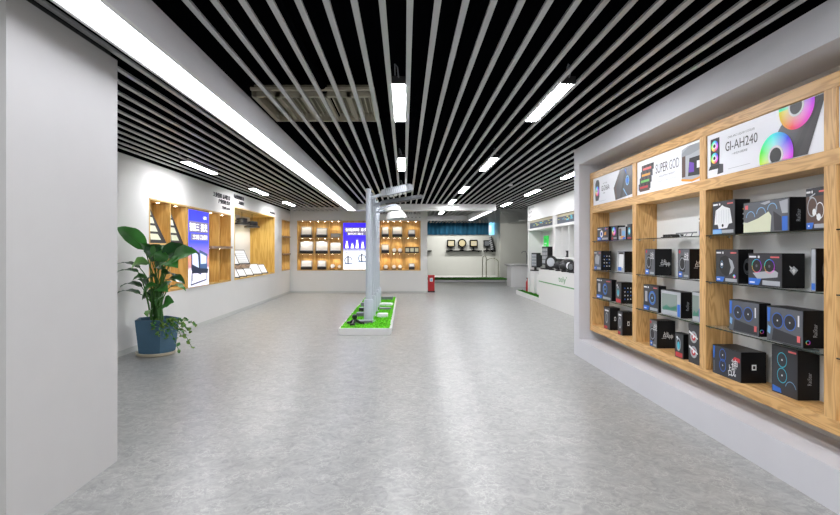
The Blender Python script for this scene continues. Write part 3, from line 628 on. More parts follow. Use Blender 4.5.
# the poster
def poster_left():
    W, Hh = .93, 1.37
    t = thing('lightbox_poster', 'tall backlit poster with dark floodlight on a blue and sunset ground', 'poster', (XL + .002, 8.665, .755))
    m = MB(); m.bb(-.03, .012, -.004, W + .012, -.012, Hh + .01, WARM_Z); m.build('frame', t)
    m = MB(); m.M = frame((.0135, 0, 0), (0, 1, 0), (0, 0, 1)); m.rect(0.02, .0, W, Hh, uvmat('poster_sky', 'sky'), 0, True)
    wg = mat('poster_white', '#ffffff', emit=1.3); gb = mat('poster_grey', '#6b6480', emit=.6)
    m.rect(.04, .97, W - .03, 1.17, gb, 1); m.rect(.12, .83, W - .05, .95, gb, 1)
    m.text('智能三', .07, 1.0, .14, wg, 2, width=.40); m.text('投光', .55, 1.0, .14, wg, 2, width=.29); m.text('三防', .2, .85, .08, wg, 2, width=.28); m.text('工业照明', .52, .85, .08, wg, 2, width=.32)
    m.text('LED', .66, 1.23, .05, wg, 2, width=.16)
    dk = mat('poster_navy', '#16233c', emit=.3); md = mat('poster_blue', '#3c567e', emit=.5); lt = mat('poster_pale', '#b9c6dc', emit=.7)
    m.poly([(.12, .72), (.48, .60), (.56, .20), (.14, .30)], dk, 2); m.poly([(.17, .66), (.42, .57), (.46, .33), (.18, .40)], lt, 3)
    m.poly([(.48, .66), (.86, .58), (.84, .26), (.52, .22)], md, 3); m.poly([(.52, .60), (.80, .54), (.80, .40), (.54, .40)], lt, 4); m.poly([(.14, .34), (.9, .30), (.86, .22), (.16, .24)], dk, 4)
    for p, q in (((.16, .26), (.12, .04)), ((.12, .04), (.80, .10)), ((.80, .10), (.84, .26)), ((.2, .24), (.18, .1))):
        d = Vector((q[0] - p[0], q[1] - p[1])); nn = Vector((-d.y, d.x)).normalized() * .012
        m.poly([(p[0] - nn.x, p[1] - nn.y), (q[0] - nn.x, q[1] - nn.y), (q[0] + nn.x, q[1] + nn.y), (p[0] + nn.x, p[1] + nn.y)], dk, 5)
    m.build('print', t)
poster_left()
b = MB(); b.lathe([(.05, 0), (.05, .02), (.02, .04), (.02, .14), (.045, .16), (.05, .26), (.02, .30)], BLACK, 14)
tag(b.build('small_lamp', loc=(XL - .13, 10.28, NA[2] + .026)), 'small black cylindrical lamp in the bottom right of the left niche', 'lamp')

# niche B: deep, with hanging lamps and stepped panel display
t, put, fr, W, Hh = niche_shell('display_niche', 'deep pale pine niche with hanging black lamps and stepped bench', NB, .70, PINE, wood('pine_along_y', 1, light='#d9b463', dark='#c09440', ring=3, cont=.8), 'x', WALL)
u = lambda y: y - NB[0]
m = MB(); put(m, .0261, 2.3, .30, .68, .026, .30, LIVE); m.build('stepped_bench', t)
for y in (11.9, 12.9, 13.8): spot('niche_beam', (-.25, u(y), Hh - .06), SPOT_W * 2.5, t, 140, (1, .9, .62))
def dark_pendant(x, y, z, s, lab):
    t = thing('pendant_lamp', lab, 'lamp', (x, y, z), 0, 'black lamps hanging in the pine niche')
    m = MB(); m.lathe([(.18 * s, 0), (.18 * s, .03), (.13 * s, .05), (.13 * s, .15), (.03, .17)], BLACK, 24); m.build('shade', t)
    m = MB(); m.lathe([(.17 * s, -.003), (.17 * s, 0)], DSTEEL, 20); m.build('diffuser', t)
    m = MB(); m.tube([(0, 0, .15), (0, 0, NB[3] - .025 - z)], .006, BLACK); m.build('cord', t)
dark_pendant(-4.10, 11.72, 2.09, .95, 'leftmost black round lamp hanging in the pine niche')
dark_pendant(-4.00, 12.3, 2.04, 1.0, 'middle black round lamp hanging in the pine niche')
dark_pendant(-3.98, 13.05, 2.0, 1.1, 'right, lowest black round lamp hanging in the pine niche')
def panel_lamp(y, x, z, w, h, tilt, lab, ribs=False):
    t = thing('panel_light', lab, 'floodlight', (x, y, z), R(-40), 'tilted white panel lights in the pine niche')
    v = Vector((-math.sin(R(tilt)), 0, math.cos(R(tilt))))
    M = frame((0, -w / 2, .012), (0, 1, 0), v)
    m = MB(); m.M = M; m.prism([(0, 0), (w, 0), (w, h), (0, h)], .02, BLACK, -.02); m.M = Matrix(); m.bb(-.10, .03, -w / 2 + .02, w / 2 - .02, 0, .012, BLACK); m.build('housing', t)
    m = MB(); m.M = M; m.prism([(.02, .02), (w - .02, .02), (w - .02, h - .02), (.02, h - .02)], .002, WHITEINK, 0)
    if ribs:
        for q in range(5): m.prism([(.03, .05 + q * (h - .1) / 5), (w - .03, .05 + q * (h - .1) / 5), (w - .03, .058 + q * (h - .1) / 5), (.03, .058 + q * (h - .1) / 5)], .005, LGREY, .002)
    m.build('lens', t)
zb = NB[2] + .026; zs = NB[2] + .301
for i, (y, w_, h_) in enumerate(((11.38, .34, .30), (11.95, .30, .24), (12.5, .30, .24), (13.1, .40, .36), (13.75, .34, .32))):
    panel_lamp(y, XL - .12, zb, w_, h_, 42, '%s white panel light in the front row of the pine niche' % ['first', 'second', 'third', 'fourth', 'fifth'][i])
for i, (y, w_, h_) in enumerate(((11.5, .36, .32), (12.15, .44, .40), (12.95, .46, .46))):
    panel_lamp(y, XL - .43, zs, w_, h_, 38, '%s white panel light on the upper step of the pine niche' % ['left', 'middle', 'right ribbed'][i], i == 2)
# niche C
t, put, fr, W, Hh = niche_shell('display_niche', 'narrow wooden wall niche beside the back left corner', NC, .28, WARM_Z, WARM_Y, 'x')
m = MB(); put(m, W / 2 - .012, W / 2 + .012, 0, .28, .025, Hh - .025, WARM_Z); m.build('divider', t)
for z in (.50, 1.05): m = MB(); put(m, .025, W - .025, -.04, .28, z, z + .04, LIVE); m.build('shelf', t)
for f in (.25, .75):
    for z, p in ((Hh - .025, SPOT_W), (1.05, SPOT_W * .7), (.50, SPOT_W * .7)): downlight(t, (-.12, W * f, z), p)
b = MB(); b.lathe([(.06, 0), (.06, .03), (.03, .05), (.05, .10), (.06, .20), (.03, .22)], BLACK, 14)
tag(b.build('small_lamp', loc=(XL - .12, 16.12, NC[2] + .026)), 'small black lamp at the bottom of the corner niche', 'lamp')

# raised black letters above the niches
def letters(M, lines, label, thick=.012):
    loc = M.translation.copy(); t = thing('wall_lettering', label, 'wall lettering', loc); Mi = Matrix.Translation(-loc) @ M
    for s, x, y, h, wd in lines: b = MB(); b.M = Mi; b.text(s, x, y, h, BLACKINK, 0, width=wd, thick=thick); b.build('lettering_line', t)
letters(faceL(XL, 9.84, 2.25), [('工业照明 系列灯具', 0, .22, .10, .96), ('户外照明 灯具', .29, .115, .09, .67), ('室内 LED', .49, .01, .065, .47)], 'three lines of black lettering above the left poster niche')
letters(faceL(XL, 11.03, 2.42), [('场馆照明灯具', 0, .14, .09, .70), ('高棚灯', .32, .03, .08, .38)], 'two lines of black lettering above the pine niche, left end')
letters(faceL(XL, 13.98, 2.44), [('筒灯射灯', 0, 0, .06, .52)], 'single short line of black lettering above the pine niche, right end')
letters(faceF(-.82, YB, 2.46), [('道路灯', 0, .14, .08, .30), ('投光灯 系列', .72, .14, .08, .62), ('· · · · ·', .80, .02, .03, .54)], 'black lettering on the back wall above the right niche')

# ------------------------------------------------------------------ back wall niches
def grid_niche(n, cols, rows, label):
    t, put, fr, W, Hh = niche_shell('display_niche', label, n, .32, WARM_Z, WARM_X, 'y')
    for c in cols[1:-1]: m = MB(); put(m, c - n[0] - .012, c - n[0] + .012, 0, .32, .025, Hh - .025, WARM_Z); m.build('divider', t)
    for i in range(len(cols) - 1):
        a, c = cols[i] - n[0] + (.025 if i == 0 else .012), cols[i + 1] - n[0] - (.025 if i == len(cols) - 2 else .012)
        for z in rows: m = MB(); put(m, a, c, 0, .32, z - n[2] - .03, z - n[2], WARM_X); m.build('shelf', t)
        for z in [n[3] - n[2] - .025] + [z - n[2] - .03 for z in rows]:
            for f in (.25, .75): downlight(t, (a + (c - a) * f, .12, z), 0)
            spot('downlight_beam', ((a + c) / 2, .13, z - .02), SPOT_W, t, 130, (1, .89, .72))
ROWD, ROWE = (1.83, 1.30), (1.85, 1.32)
grid_niche(ND, (-3.544, -2.99, -2.52, -2.06), ROWD, 'wooden grid wall niche of floodlights left of the back poster')
grid_niche(NE, (-1.15, -.78, -.46, -.03, .53), ROWE, 'wooden grid wall niche of floodlights behind the street lamps')
def flood(x, z, w, h, lab, kind='panel'):
    t = thing('flood_light', lab, 'floodlight', (x, YB + .14, z), 0, 'floodlights in the back wall niches')
    if kind == 'panel':
        m = MB(); m.box((0, .0, .045), (w * .96, .13, .09), BLACK); m.box((0, .02, .095), (w * .8, .05, .02), BLACK); m.build('base', t, bevel=.006)
        m = MB(); m.M = frame((-w / 2, -.02, .08), (1, 0, 0), Vector((0, .18, 1)).normalized())
        hh = h - .09; m.prism([(.02, 0), (w - .02, 0), (w, .03), (w - .01, hh - .02), (w - .03, hh), (.03, hh), (.01, hh - .02), (0, .03)], .035, STEEL, -.03); m.build('housing', t)
        m = MB(); m.M = frame((-w / 2, -.02, .08), (1, 0, 0), Vector((0, .18, 1)).normalized()); m.rect(.03, .03, w - .03, hh - .03, WHITEINK, 7); m.build('lens', t)
    elif kind == 'strip':
        m = MB(); m.box((0, 0, h / 2), (w, .10, h), STEEL); m.build('housing', t, bevel=.01)
        m = MB(); m.M = faceF(-w / 2, -.05, 0); m.rect(.02, .02, w - .02, h - .04, LGREY, 2); m.build('lens', t)
    elif kind == 'triple':
        m = MB(); m.box((0, 0, h / 2), (w, .10, h), BLACK); m.build('housing', t, bevel=.01)
        for q in (-1, 0, 1): m = MB(); m.M = faceF(q * w / 3 - w / 8, -.052, 0); m.rect(0, .04, w / 4, h - .04, CREAM, 2); m.build('lens', t)
    else:
        m = MB(); m.tube([(-w / 2, 0, h * .5), (-w / 2, 0, .01), (w / 2, 0, .01), (w / 2, 0, h * .5)], .012, BLACK, 6); m.build('bracket', t)
        m = MB(); m.M = frame((0, 0, h * .55), (1, 0, 0), Vector((0, .3, 1)).normalized()); m.lathe([(w * .25, -.08), (w * .42, -.03), (w * .45, .04)], STEEL, 16); m.build('housing', t)
        m = MB(); m.M = frame((0, 0, h * .55), (1, 0, 0), Vector((0, .3, 1)).normalized()); m.lathe([(w * .42, .041), (w * .40, .044)], WHITEINK, 16); m.build('lens', t)
bz = (1.831, 1.301, ND[2] + .026)
cx = (-3.26, -2.75, -2.29)
for x, z, w_, h_, k, lab in (
    (cx[0], bz[0], .37, .38, 'panel', 'white floodlight on black base, top left cell of the left back niche'),
    (cx[1], bz[0], .37, .34, 'panel', 'wide white floodlight, top middle cell of the left back niche'),
    (cx[2], bz[0], .32, .14, 'strip', 'low grey bar light, top right cell of the left back niche'),
    (cx[0], bz[1], .46, .42, 'panel', 'large silver floodlight, centre left cell of the left back niche'),
    (cx[1], bz[1], .42, .42, 'panel', 'large silver floodlight, centre cell of the left back niche'),
    (cx[2], bz[1], .38, .38, 'panel', 'grey floodlight on black base, centre right cell of the left back niche'),
    (cx[0], bz[2], .38, .32, 'panel', 'white floodlight, bottom left cell of the left back niche'),
    (cx[1], bz[2], .30, .32, 'panel', 'white floodlight, bottom middle cell of the left back niche'),
    (cx[2] - .1, bz[2], .16, .20, 'round', 'small round spotlight, bottom right cell of the left back niche, left one'),
    (cx[2] + .13, bz[2], .12, .17, 'round', 'tiny round spotlight, bottom right cell of the left back niche, right one'),
    (-.64, 1.851, .24, .36, 'panel', 'narrow white floodlight, top row of the right back niche, beside the poles'),
    (-.24, 1.851, .34, .36, 'panel', 'wide white floodlight, top middle cell of the right back niche'),
    (.24, 1.851, .24, .26, 'panel', 'small white floodlight, top right cell of the right back niche'),
    (-.64, 1.321, .26, .30, 'panel', 'white square floodlight, centre row of the right back niche, beside the poles'),
    (-.34, 1.321, .15, .16, 'round', 'left of the pair of small spotlights, centre of the right back niche'),
    (-.15, 1.321, .15, .16, 'round', 'right of the pair of small spotlights, centre of the right back niche'),
    (.25, 1.321, .46, .20, 'triple', 'black bar light with three pale squares, centre right of the right back niche'),
    (-.62, bz[2], .15, .16, 'round', 'small spotlight, bottom row of the right back niche, beside the poles'),
    (-.35, bz[2], .14, .16, 'round', 'small spotlight, bottom middle cell of the right back niche, left one'),
    (-.15, bz[2], .14, .16, 'round', 'small spotlight, bottom middle cell of the right back niche, right one'),
    (.24, bz[2], .20, .22, 'panel', 'small white floodlight, bottom right cell of the right back niche')):
    flood(x, z, w_, h_, lab, k)
def poster_back():
    W, Hh = .84, 1.64
    t = thing('lightbox_poster', 'backlit blue and white poster on the back wall behind the poles', 'poster', (-2.02, YB - .002, .745))
    m = MB(); m.bb(-.035, W + .035, -.015, 0, -.0, Hh + .0, WARM_Z); m.build('frame', t)
    m = MB(); m.M = frame((0, -.017, 0), (1, 0, 0), (0, 0, 1)); m.rect(.0, .03, W, Hh - .07, uvmat('poster_blue_white', 'bw'), 0, True)
    wg = MATS['poster_white']; gb = MATS['poster_grey']; dk = MATS['poster_navy']; md = MATS['poster_blue']
    m.rect(.05, 1.26, W, 1.42, gb, 1); m.rect(.12, 1.16, W, 1.26, gb, 1); m.text('智能照明', .08, 1.29, .10, wg, 2, width=.44); m.text('系列', .58, 1.29, .10, wg, 2, width=.22); m.text('投光灯 路灯', .16, 1.18, .06, wg, 2, width=.5)
    for x, h_ in ((.12, .22), (.30, .14), (.46, .26), (.64, .2)): m.poly([(x - .05, .74), (x + .05, .74), (x + .02, .74 + h_), (x - .02, .74 + h_)], wg, 1.5); m.ring(x, .74 + h_, .05, .035, gb, 2, 16)
    m.text('LED', .06, .56, .05, dk, 2); m.text('智慧照明解决方案', .05, .67, .05, gb, 2, width=.7)
    for x, y in ((.17, .33), (.62, .40)):
        m.ring(x, y, .13, .105, md, 2, 24, 1, 0, 300); m.rect(x - .12, y - .12, x + .14, y - .09, md, 2); m.rect(x - .03, y - .1, x + .01, y + .16, dk, 3)
    m.build('print', t)
poster_back()

# ------------------------------------------------------------------ street lamp island
isl = thing('turf_plinth', 'low white plinth with bright green artificial turf under the street lamps', 'plinth', (-.655, 10.98, 0))
b = MB(); b.bb(-.435, .435, -2.72, 2.72, 0, .115, WHITE); b.build('plinth_base', isl, bevel=.004)
def turf(x0, x1, y0, y1, z, n, m1, h=.035):
    b = MB(); vs = []; fs = []
    for i in range(n):
        x, y = random.uniform(x0, x1), random.uniform(y0, y1); a = random.uniform(0, 6.28); wv = .009; hh = h * random.uniform(.5, 1.1)
        lx, ly = random.uniform(-.02, .02), random.uniform(-.02, .02); k = len(vs)
        vs += [(x - wv * math.cos(a), y - wv * math.sin(a), z), (x + wv * math.cos(a), y + wv * math.sin(a), z), (x + lx, y + ly, z + hh)]; fs.append((k, k + 1, k + 2))
    b.add(vs, fs, m1); b.bb(x0, x1, y0, y1, z, z + .004, m1); return b
TURF = mat('bright_turf', '#6cc922', .8, noise=.45, nscale=22); TURFD = mat('dark_turf', '#357f18', .85, noise=.3, nscale=14)
o = turf(-.405, .405, -2.69, 2.69, .115, 14000, TURF).build('turf', isl); o['kind'] = 'stuff'
def head_slab(t, z, L, dx, tilt, th, m, m2, led=True, y=0, wd=.26):
    M = Matrix.Translation((dx, y, z)) @ Matrix.Rotation(-R(tilt), 4, 'Y')
    b = MB(); b.M = M
    pr = [(0, -wd * .25), (.10, -wd * .45), (L * .8, -wd * .5), (L, -wd * .36), (L, wd * .36), (L * .8, wd * .5), (.10, wd * .45), (0, wd * .25)]
    b.prism(pr, th, m, 0); b.prism([(x * .92 + .02, yy * .8) for x, yy in pr], .02, m, th)
    for q in range(5): b.bb(.12 + q * .07, .125 + q * .07, -wd * .3, wd * .3, th + .02, th + .034, m)
    if th > .1:
        for q in range(13): b.bb(.09 + q * .034, .098 + q * .034, -wd * .53, wd * .53, .02, th + .03, DSTEEL)
    b.build('lamp_head', t, bevel=.006)
    b = MB(); b.M = M
    b.bb(.10, L - .04, -wd * .38, wd * .38, -.012, 0, m2)
    lm = b.build('led_module', t)
    if led:
        for q in range(4):
            for s in (-1, 1): b = MB(); b.M = M @ Matrix.Translation((.17 + q * (L - .25) / 4, s * wd * .2, -.012)) @ Matrix.Rotation(math.pi, 4, 'X'); b.lathe([(.035, 0), (.028, .014), (.01, .018)], WHITEINK, 10); b.build('led_lens', lm)
for i, (y, kind) in enumerate(((9.05, 0), (9.8, 1), (10.55, 2), (11.3, 3), (12.05, 4))):
    lab = ['grey street lamp nearest the viewer with large tilted slab head', 'second street lamp from the front with flat dark head', 'third street lamp from the front with long thin pale head',
           'fourth street lamp from the front with short box head', 'rearmost street lamp with white dome head'][i]
    t = thing('street_lamp', lab, 'street lamp', (-.65, y, .119), 0, 'street lamps on the turf plinth')
    PM = mat('pale_pole_paint', '#b4bac4', .4, metal=.1)
    b = MB(); b.lathe([(.085, 0), (.085, .385), (.078, .40), (.06, .405)], PM, 24); b.box((0, 0, .006), (.24, .24, .012), PM); b.build('base_cover', t)
    b = MB(); b.lathe([(.057, .02), (.048, 2.375), (.050, 2.38), (.050, 2.40), (.02, 2.405)], PM, 24); b.build('pole', t)
    b = MB()
    if kind == 0: b.tube([(.03, 0, 2.22), (.12, 0, 2.26), (.26, 0, 2.305)], .028, PM, 12)
    elif kind == 1: b.tube([(.03, 0, 2.16), (.12, 0, 2.19), (.22, 0, 2.22)], .026, PM, 12)
    elif kind == 2: b.tube([(.03, 0, 2.20), (.12, 0, 2.25), (.24, 0, 2.29)], .026, PM, 12)
    elif kind == 3: b.tube([(.03, 0, 2.14), (.12, 0, 2.17), (.24, 0, 2.19)], .026, PM, 12)
    else: b.tube([(.03, 0, 2.28), (.16, 0, 2.33), (.36, 0, 2.375), (.46, 0, 2.375)], .024, PM, 12); b.tube([(.455, 0, 2.38), (.455, 0, 2.27)], .03, PM, 12)
    b.build('arm', t)
    if kind == 0: head_slab(t, 2.25, .58, .24, 12, .101, STEEL, DSTEEL, wd=.3)
    if kind == 1: head_slab(t, 2.18, .62, .18, 9, .05, DSTEEL, BLACK, False)
    if kind == 2: head_slab(t, 2.265, .85, .22, 10, .035, STEEL, DSTEEL, False, wd=.3)
    if kind == 3: head_slab(t, 2.17, .34, .22, 5, .06, WHITEP, DSTEEL, False, wd=.2)
    if kind == 4:
        b = MB(); b.M = Matrix.Translation((.455, 0, 2.05)) @ Matrix.Rotation(R(-6), 4, 'Y'); b.lathe([(.25, 0), (.25, .03), (.235, .08), (.19, .16), (.12, .22), (.05, .25), (.03, .27)], mat('white_dome', '#d4d5d3', .4), 28); b.build('lamp_head', t)
        b = MB(); b.M = Matrix.Translation((.455, 0, 2.05)) @ Matrix.Rotation(R(-6), 4, 'Y'); b.lathe([(.14, -.035), (.235, -.002), (.24, 0)], LGREY, 28); b.build('diffuser', t)
def low(x, y, w_, d, h, m, lab, rz=0, name='garden_light'):
    t = thing(name, lab, 'garden light', (x, y, .121), rz, 'small lights lying on the turf')
    b = MB(); b.box((0, 0, h / 2 + .012), (w_, d, h), m); b.box((0, 0, .006), (w_ * .6, d * 1.1, .012), m); b.build('housing', t, bevel=.012)
    b = MB(); b.box((0, 0, h + .014), (w_ * .8, d * .75, .006), LGREY if m is not WHITEP else WHITEINK); b.build('lens', t)
PG = mat('purple_grey_metal', '#77757f', .4, metal=.3)
low(-.73, 8.80, .34, .13, .04, PG, 'flat purple-grey bar light in front of the nearest pole')
low(-.42, 9.62, .20, .20, .06, WHITEP, 'white square light on the turf right of the nearest pole')
low(-.86, 9.75, .15, .2, .06, PG, 'grey square light on the turf left of the nearest pole')
low(-.42, 10.85, .26, .16, .03, PG, 'long dark grey light on the turf right of the middle poles', .15)
low(-.42, 11.6, .28, .2, .05, WHITEP, 'long white light on the turf right of the rear poles', -.2)
low(-.45, 13.0, .30, .2, .07, DSTEEL, 'dark grey light at the rear right corner of the turf')
low(-.90, 10.5, .1, .15, .07, BLACK, 'black light on the turf left of the second pole')
low(-.94, 11.4, .10, .15, .08, PG, 'small purple-grey light on the turf left of the middle poles')
t = thing('garden_spotlight', 'small grey mushroom spotlight at the rear left corner of the turf', 'garden light', (-.93, 13.2, .121))
b = MB(); b.lathe([(.03, 0), (.02, .02), (.02, .05), (.09, .08), (.09, .10)], DSTEEL, 14); b.build('housing', t)
t = thing('tripod_spotlight', 'black tripod spotlight at the front left of the green turf', 'garden light', (-.86, 8.62, .121))
b = MB(); b.tube([(0, 0, .03), (0, 0, .13)], .014, BLACK); b.lathe([(.03, .10), (.045, .12), (.045, .16), (.02, .18)], BLACK, 12); b.build('body', t)
for a in (20, 140, 260):
    b = MB(); b.tube([(0, 0, .09), (.06 * math.cos(R(a)), .06 * math.sin(R(a)), .06), (.13 * math.cos(R(a)), .13 * math.sin(R(a)), .008)], .022, BLACK); b.lathe([(.05, 0), (.045, .04), (.02, .05)], BLACK, 10, (.13 * math.cos(R(a)), .13 * math.sin(R(a)), 0)); b.build('leg', t)

# ------------------------------------------------------------------ potted plant
pl = thing('potted_plant', 'tall broad-leaved green plant in a faceted blue pot by the left wall', 'plant', (-3.36, 6.77, 0))
b = MB(); b.lathe([(.22, 0), (.245, .01), (.255, .045), (.235, .045), (.225, .02)], mat('cream_saucer', '#cfc6ae', .5), 36); b.build('saucer', pl)
POT = mat('blue_grey_pot', '#44677f', .5, noise=.04)
off = R(-90 - 18 - 54 + 18)
b = MB(); b.lathe([(.235, .022), (.287, .485)], POT, 5, off=off + R(18), smooth=False, cap=False); b.lathe([(.287, .485), (.268, .485), (.255, .42)], POT, 5, off=off + R(18), smooth=False, cap=False)
b.lathe([(.23, .0225), (.235, .023)], POT, 5, off=off + R(18), smooth=False); b.build('pot', pl)
b = MB(); b.lathe([(.25, .40), (.255, .425)], mat('soil', '#2a1f17', .95, bump=.5), 5, off=off + R(18), smooth=False); b.build('soil', pl)
LEAF = mat('leaf_green', '#3f8236', .38, noise=.25, nscale=5); LEAFL = mat('leaf_light', '#7db55f', .4, noise=.2, nscale=6); LEAFD = mat('leaf_dark', '#27582b', .35, noise=.25, nscale=5); STEM = mat('stem_green', '#3f6f2c', .5)
for m_ in (LEAF, LEAFL, LEAFD): m_.node_tree.nodes['Principled BSDF'].inputs['Coat Weight'].default_value = .3
def pw(px, py, dy=0):
    y = min(6.77 + dy, 3.64 * 500 / (404.5 - px)); return Vector(((px - 404.5) / 500 * y + 3.36, y - 6.77, 1.4 + (250.6 - py) / 500 * y))
def leaf(base, tip, width, m, droop=.06, roll=0, fold=.25, root=None):
    width *= 1.45; base, tip = Vector(base), Vector(tip); ax = (tip - base); L = ax.length; ax.normalize()
    side = ax.cross(Vector((0, 0, 1)));
    if side.length < .1: side = Vector((1, 0, 0))
    side.normalize(); side = Matrix.Rotation(R(roll), 3, ax) @ side; nrm = side.cross(ax)
    if nrm.z < 0: nrm = -nrm
    nu, nv = 12, 3; vs = []; fs = []
    for i in range(nu + 1):
        u_ = i / nu; wv = width / 2 * (math.sin(math.pi * min(1, u_ ** .72)) ** .8 if 0 < u_ < 1 else .02) * (1 if u_ < 1 else .1)
        c = base.lerp(tip, u_) + nrm * (math.sin(u_ * math.pi) * droop)
        for j in range(-nv, nv + 1):
            f_ = j / nv; wob = .006 * math.sin(u_ * 20 + j) * abs(f_)
            vs.append(c + side * (wv * f_) + nrm * (-abs(f_) ** 1.5 * 0 + abs(f_) * wv * fold + wob))
    k = 2 * nv + 1
    for i in range(nu):
        for j in range(k - 1): fs.append((i * k + j, i * k + j + 1, (i + 1) * k + j + 1, (i + 1) * k + j))
    b = MB(); b.add(vs, fs, m, smooth=True)
    r = Vector(root if root else (random.uniform(-.09, .09), random.uniform(-.09, .09), .42))
    mid = r.lerp(base, .6); mid += Vector((0, 0, .10)) ; mid.x = r.x + (base.x - r.x) * .4; mid.y = r.y + (base.y - r.y) * .4
    pts = [r * (1 - q) ** 2 + mid * 2 * q * (1 - q) + base * q * q for q in [j / 8 for j in range(9)]]
    lf = b.build('leaf', pl); b = MB()
    b.tube(pts + [base.lerp(tip, .25) + nrm * droop * .6, base.lerp(tip, .6) + nrm * droop * .85], [.013 - .0009 * j for j in range(9)] + [.004, .002], STEM, 6)
    b.build('leaf_stalk', lf)
LV = [  # base px, tip px, depth of base and tip, width, material, droop, roll
 ((145, 250, 0), (117, 227, -.10), .165, LEAF, .07, 35), ((154, 256, -.05), (157, 244, -.12), .16, LEAFD, .05, 0), ((152, 262, 0), (146, 245, .1), .16, LEAFD, .05, 20),
 ((164, 258, .05), (187, 246, 0), .18, LEAFD, .05, -40), ((171, 262, -.05), (198, 252, -.12), .22, LEAF, .05, 45), ((168, 256, .1), (160, 245, .15), .15, LEAFD, .04, 0),
 ((149, 264, -.1), (131, 270, -.25), .17, LEAFL, .06, 30), ((140, 268, .1), (117, 264, .1), .07, LEAFD, .04, 10), ((138, 272, -.05), (117, 272, -.2), .08, LEAFD, .03, 10),
 ((142, 287, 0), (120, 287, -.12), .09, LEAFD, .05, 15), ((140, 294, .05), (117, 293, -.05), .08, LEAFD, .04, 10), ((146, 292, .02), (137, 279, .1), .16, LEAFD, .04, 40),
 ((157, 285, -.12), (143, 295, -.25), .14, LEAF, .04, 30), ((155, 268, .05), (164, 271, -.02), .09, LEAFD, .03, 20), ((166, 280, -.1), (185, 284, -.2), .14, LEAFD, .05, 20),
 ((170, 287, 0), (186, 291, -.05), .09, LEAF, .05, 10), ((160, 294, .05), (172, 281, .12), .13, LEAFD, .04, 30), ((163, 305, -.15), (174, 302, -.22), .15, LEAF, .02, 55),
 ((152, 309, -.15), (148, 317, -.24), .11, LEAFL, .02, 30), ((158, 270, .12), (166, 262, .18), .13, LEAFD, .04, 30), ((150, 300, .1), (160, 290, .16), .15, LEAFD, .03, 30), ((164, 296, -.1), (156, 306, -.2), .11, LEAF, .03, 20),
 ((150, 258, -.08), (140, 243, -.16), .15, LEAF, .05, 30), ((166, 262, -.12), (178, 268, -.22), .16, LEAF, .05, 35), ((156, 276, -.14), (148, 284, -.24), .13, LEAFD, .04, 25), ((162, 274, -.1), (174, 277, -.2), .12, LEAFD, .04, -25),
 ((158, 288, -.16), (168, 292, -.26), .12, LEAF, .03, 35), ((147, 280, -.02), (132, 281, -.12), .12, LEAF, .05, 25), ((160, 262, .02), (163, 250, .05), .14, LEAF, .04, 60), ((152, 296, .05), (142, 300, .0), .12, LEAFD, .03, 30)]
for (bp, tp, wd, m_, dr, ro) in LV:
    leaf(pw(*bp), pw(*tp), wd, m_, dr, ro)
# trailing ivy
random.seed(3)
VL = mat('ivy_leaf', '#6d8f3a', .5, noise=.3, nscale=20)
for s_, (ex, ey, ez) in enumerate([(.30, -.20, .28), (.36, -.12, .20), (.40, -.22, .36), (.42, -.16, .12), (.30, -.26, .08), (.16, -.30, .26), (.34, -.05, .33), (.04, -.30, .30), (.46, -.14, .42)]):
    b = MB(); st = Vector((.14, -.1, .45)); mid = Vector((ex * .8, ey * .9, .54)); en = Vector((ex + .13, ey, ez))
    pts = [st * (1 - q) ** 2 + mid * 2 * q * (1 - q) + en * q * q for q in [j / 10 for j in range(11)]]
    b.tube(pts, .0035, STEM, 5)
    for p in pts[3:]:
        for _ in range(3):
            a = random.uniform(0, 6.28); s = random.uniform(.018, .032); c = p + Vector((random.uniform(-.03, .03), random.uniform(-.03, .03), random.uniform(-.02, .02)))
            e = Euler((random.uniform(-1, 1), random.uniform(-1, 1), a)).to_matrix()
            b.add([c + e @ Vector(v) for v in ((0, -s, 0), (s * .8, -.2 * s, .004), (s * .5, s * .7, 0), (0, s * 1.1, -.003), (-s * .5, s * .7, 0), (-s * .8, -.2 * s, .004))], [(0, 1, 2, 3, 4, 5)], VL if random.random() < .6 else LEAF)
    b.build('ivy_vine', pl)

# ------------------------------------------------------------------ far room
b = MB(); b.bb(.0, 4.79, 22.44, 26.58, .081, .09, TURFD)
random.seed(5)
tf = turf(.76, 4.79, 22.46, 24.4, .09, 5000, TURFD, .03); tag(tf.build('turf_strip'), 'dark green artificial turf on the far white platform', 'turf', kind='stuff')
b = MB()
n = 170; vs = []
for i in range(n + 1):
    x = .3 + i * 4.13 / n; y = 26.46 + .085 * math.sin(i * .62 + .8 * math.sin(i * .21)) + .012 * math.sin(i * 1.9); vs += [(x, y, 2.24), (x, y, 3.2)]
CURT = mat('blue_curtain', '#1f6385', .8)
b.add(vs, [(2 * i, 2 * i + 2, 2 * i + 3, 2 * i + 1) for i in range(n)], CURT, smooth=True)
o = tag(b.build('curtain', org=(2.5, 26.5, 2.24)), 'pleated blue curtain above the far wall', 'curtain'); o.modifiers.new('solid', 'SOLIDIFY').thickness = .006
b = MB(); b.bb(.3, 4.8, 26.56, 26.6, 2.2, 2.225, WALLG); struct(b, 'trim_4')
b = MB(); b.bb(4.45, 4.80, 26.54, 26.59, 2.24, 2.9, mat('window_daylight', '#7cc4ea', .2, emit=.8)); b.bb(4.45, 4.48, 26.50, 26.54, 2.24, 3.1, WALLG); b.bb(4.77, 4.80, 26.50, 26.54, 2.24, 3.1, WALLG); struct(b, 'window_1')
MATTE = mat('matte_black', '#08080a', .9, spec=.1)
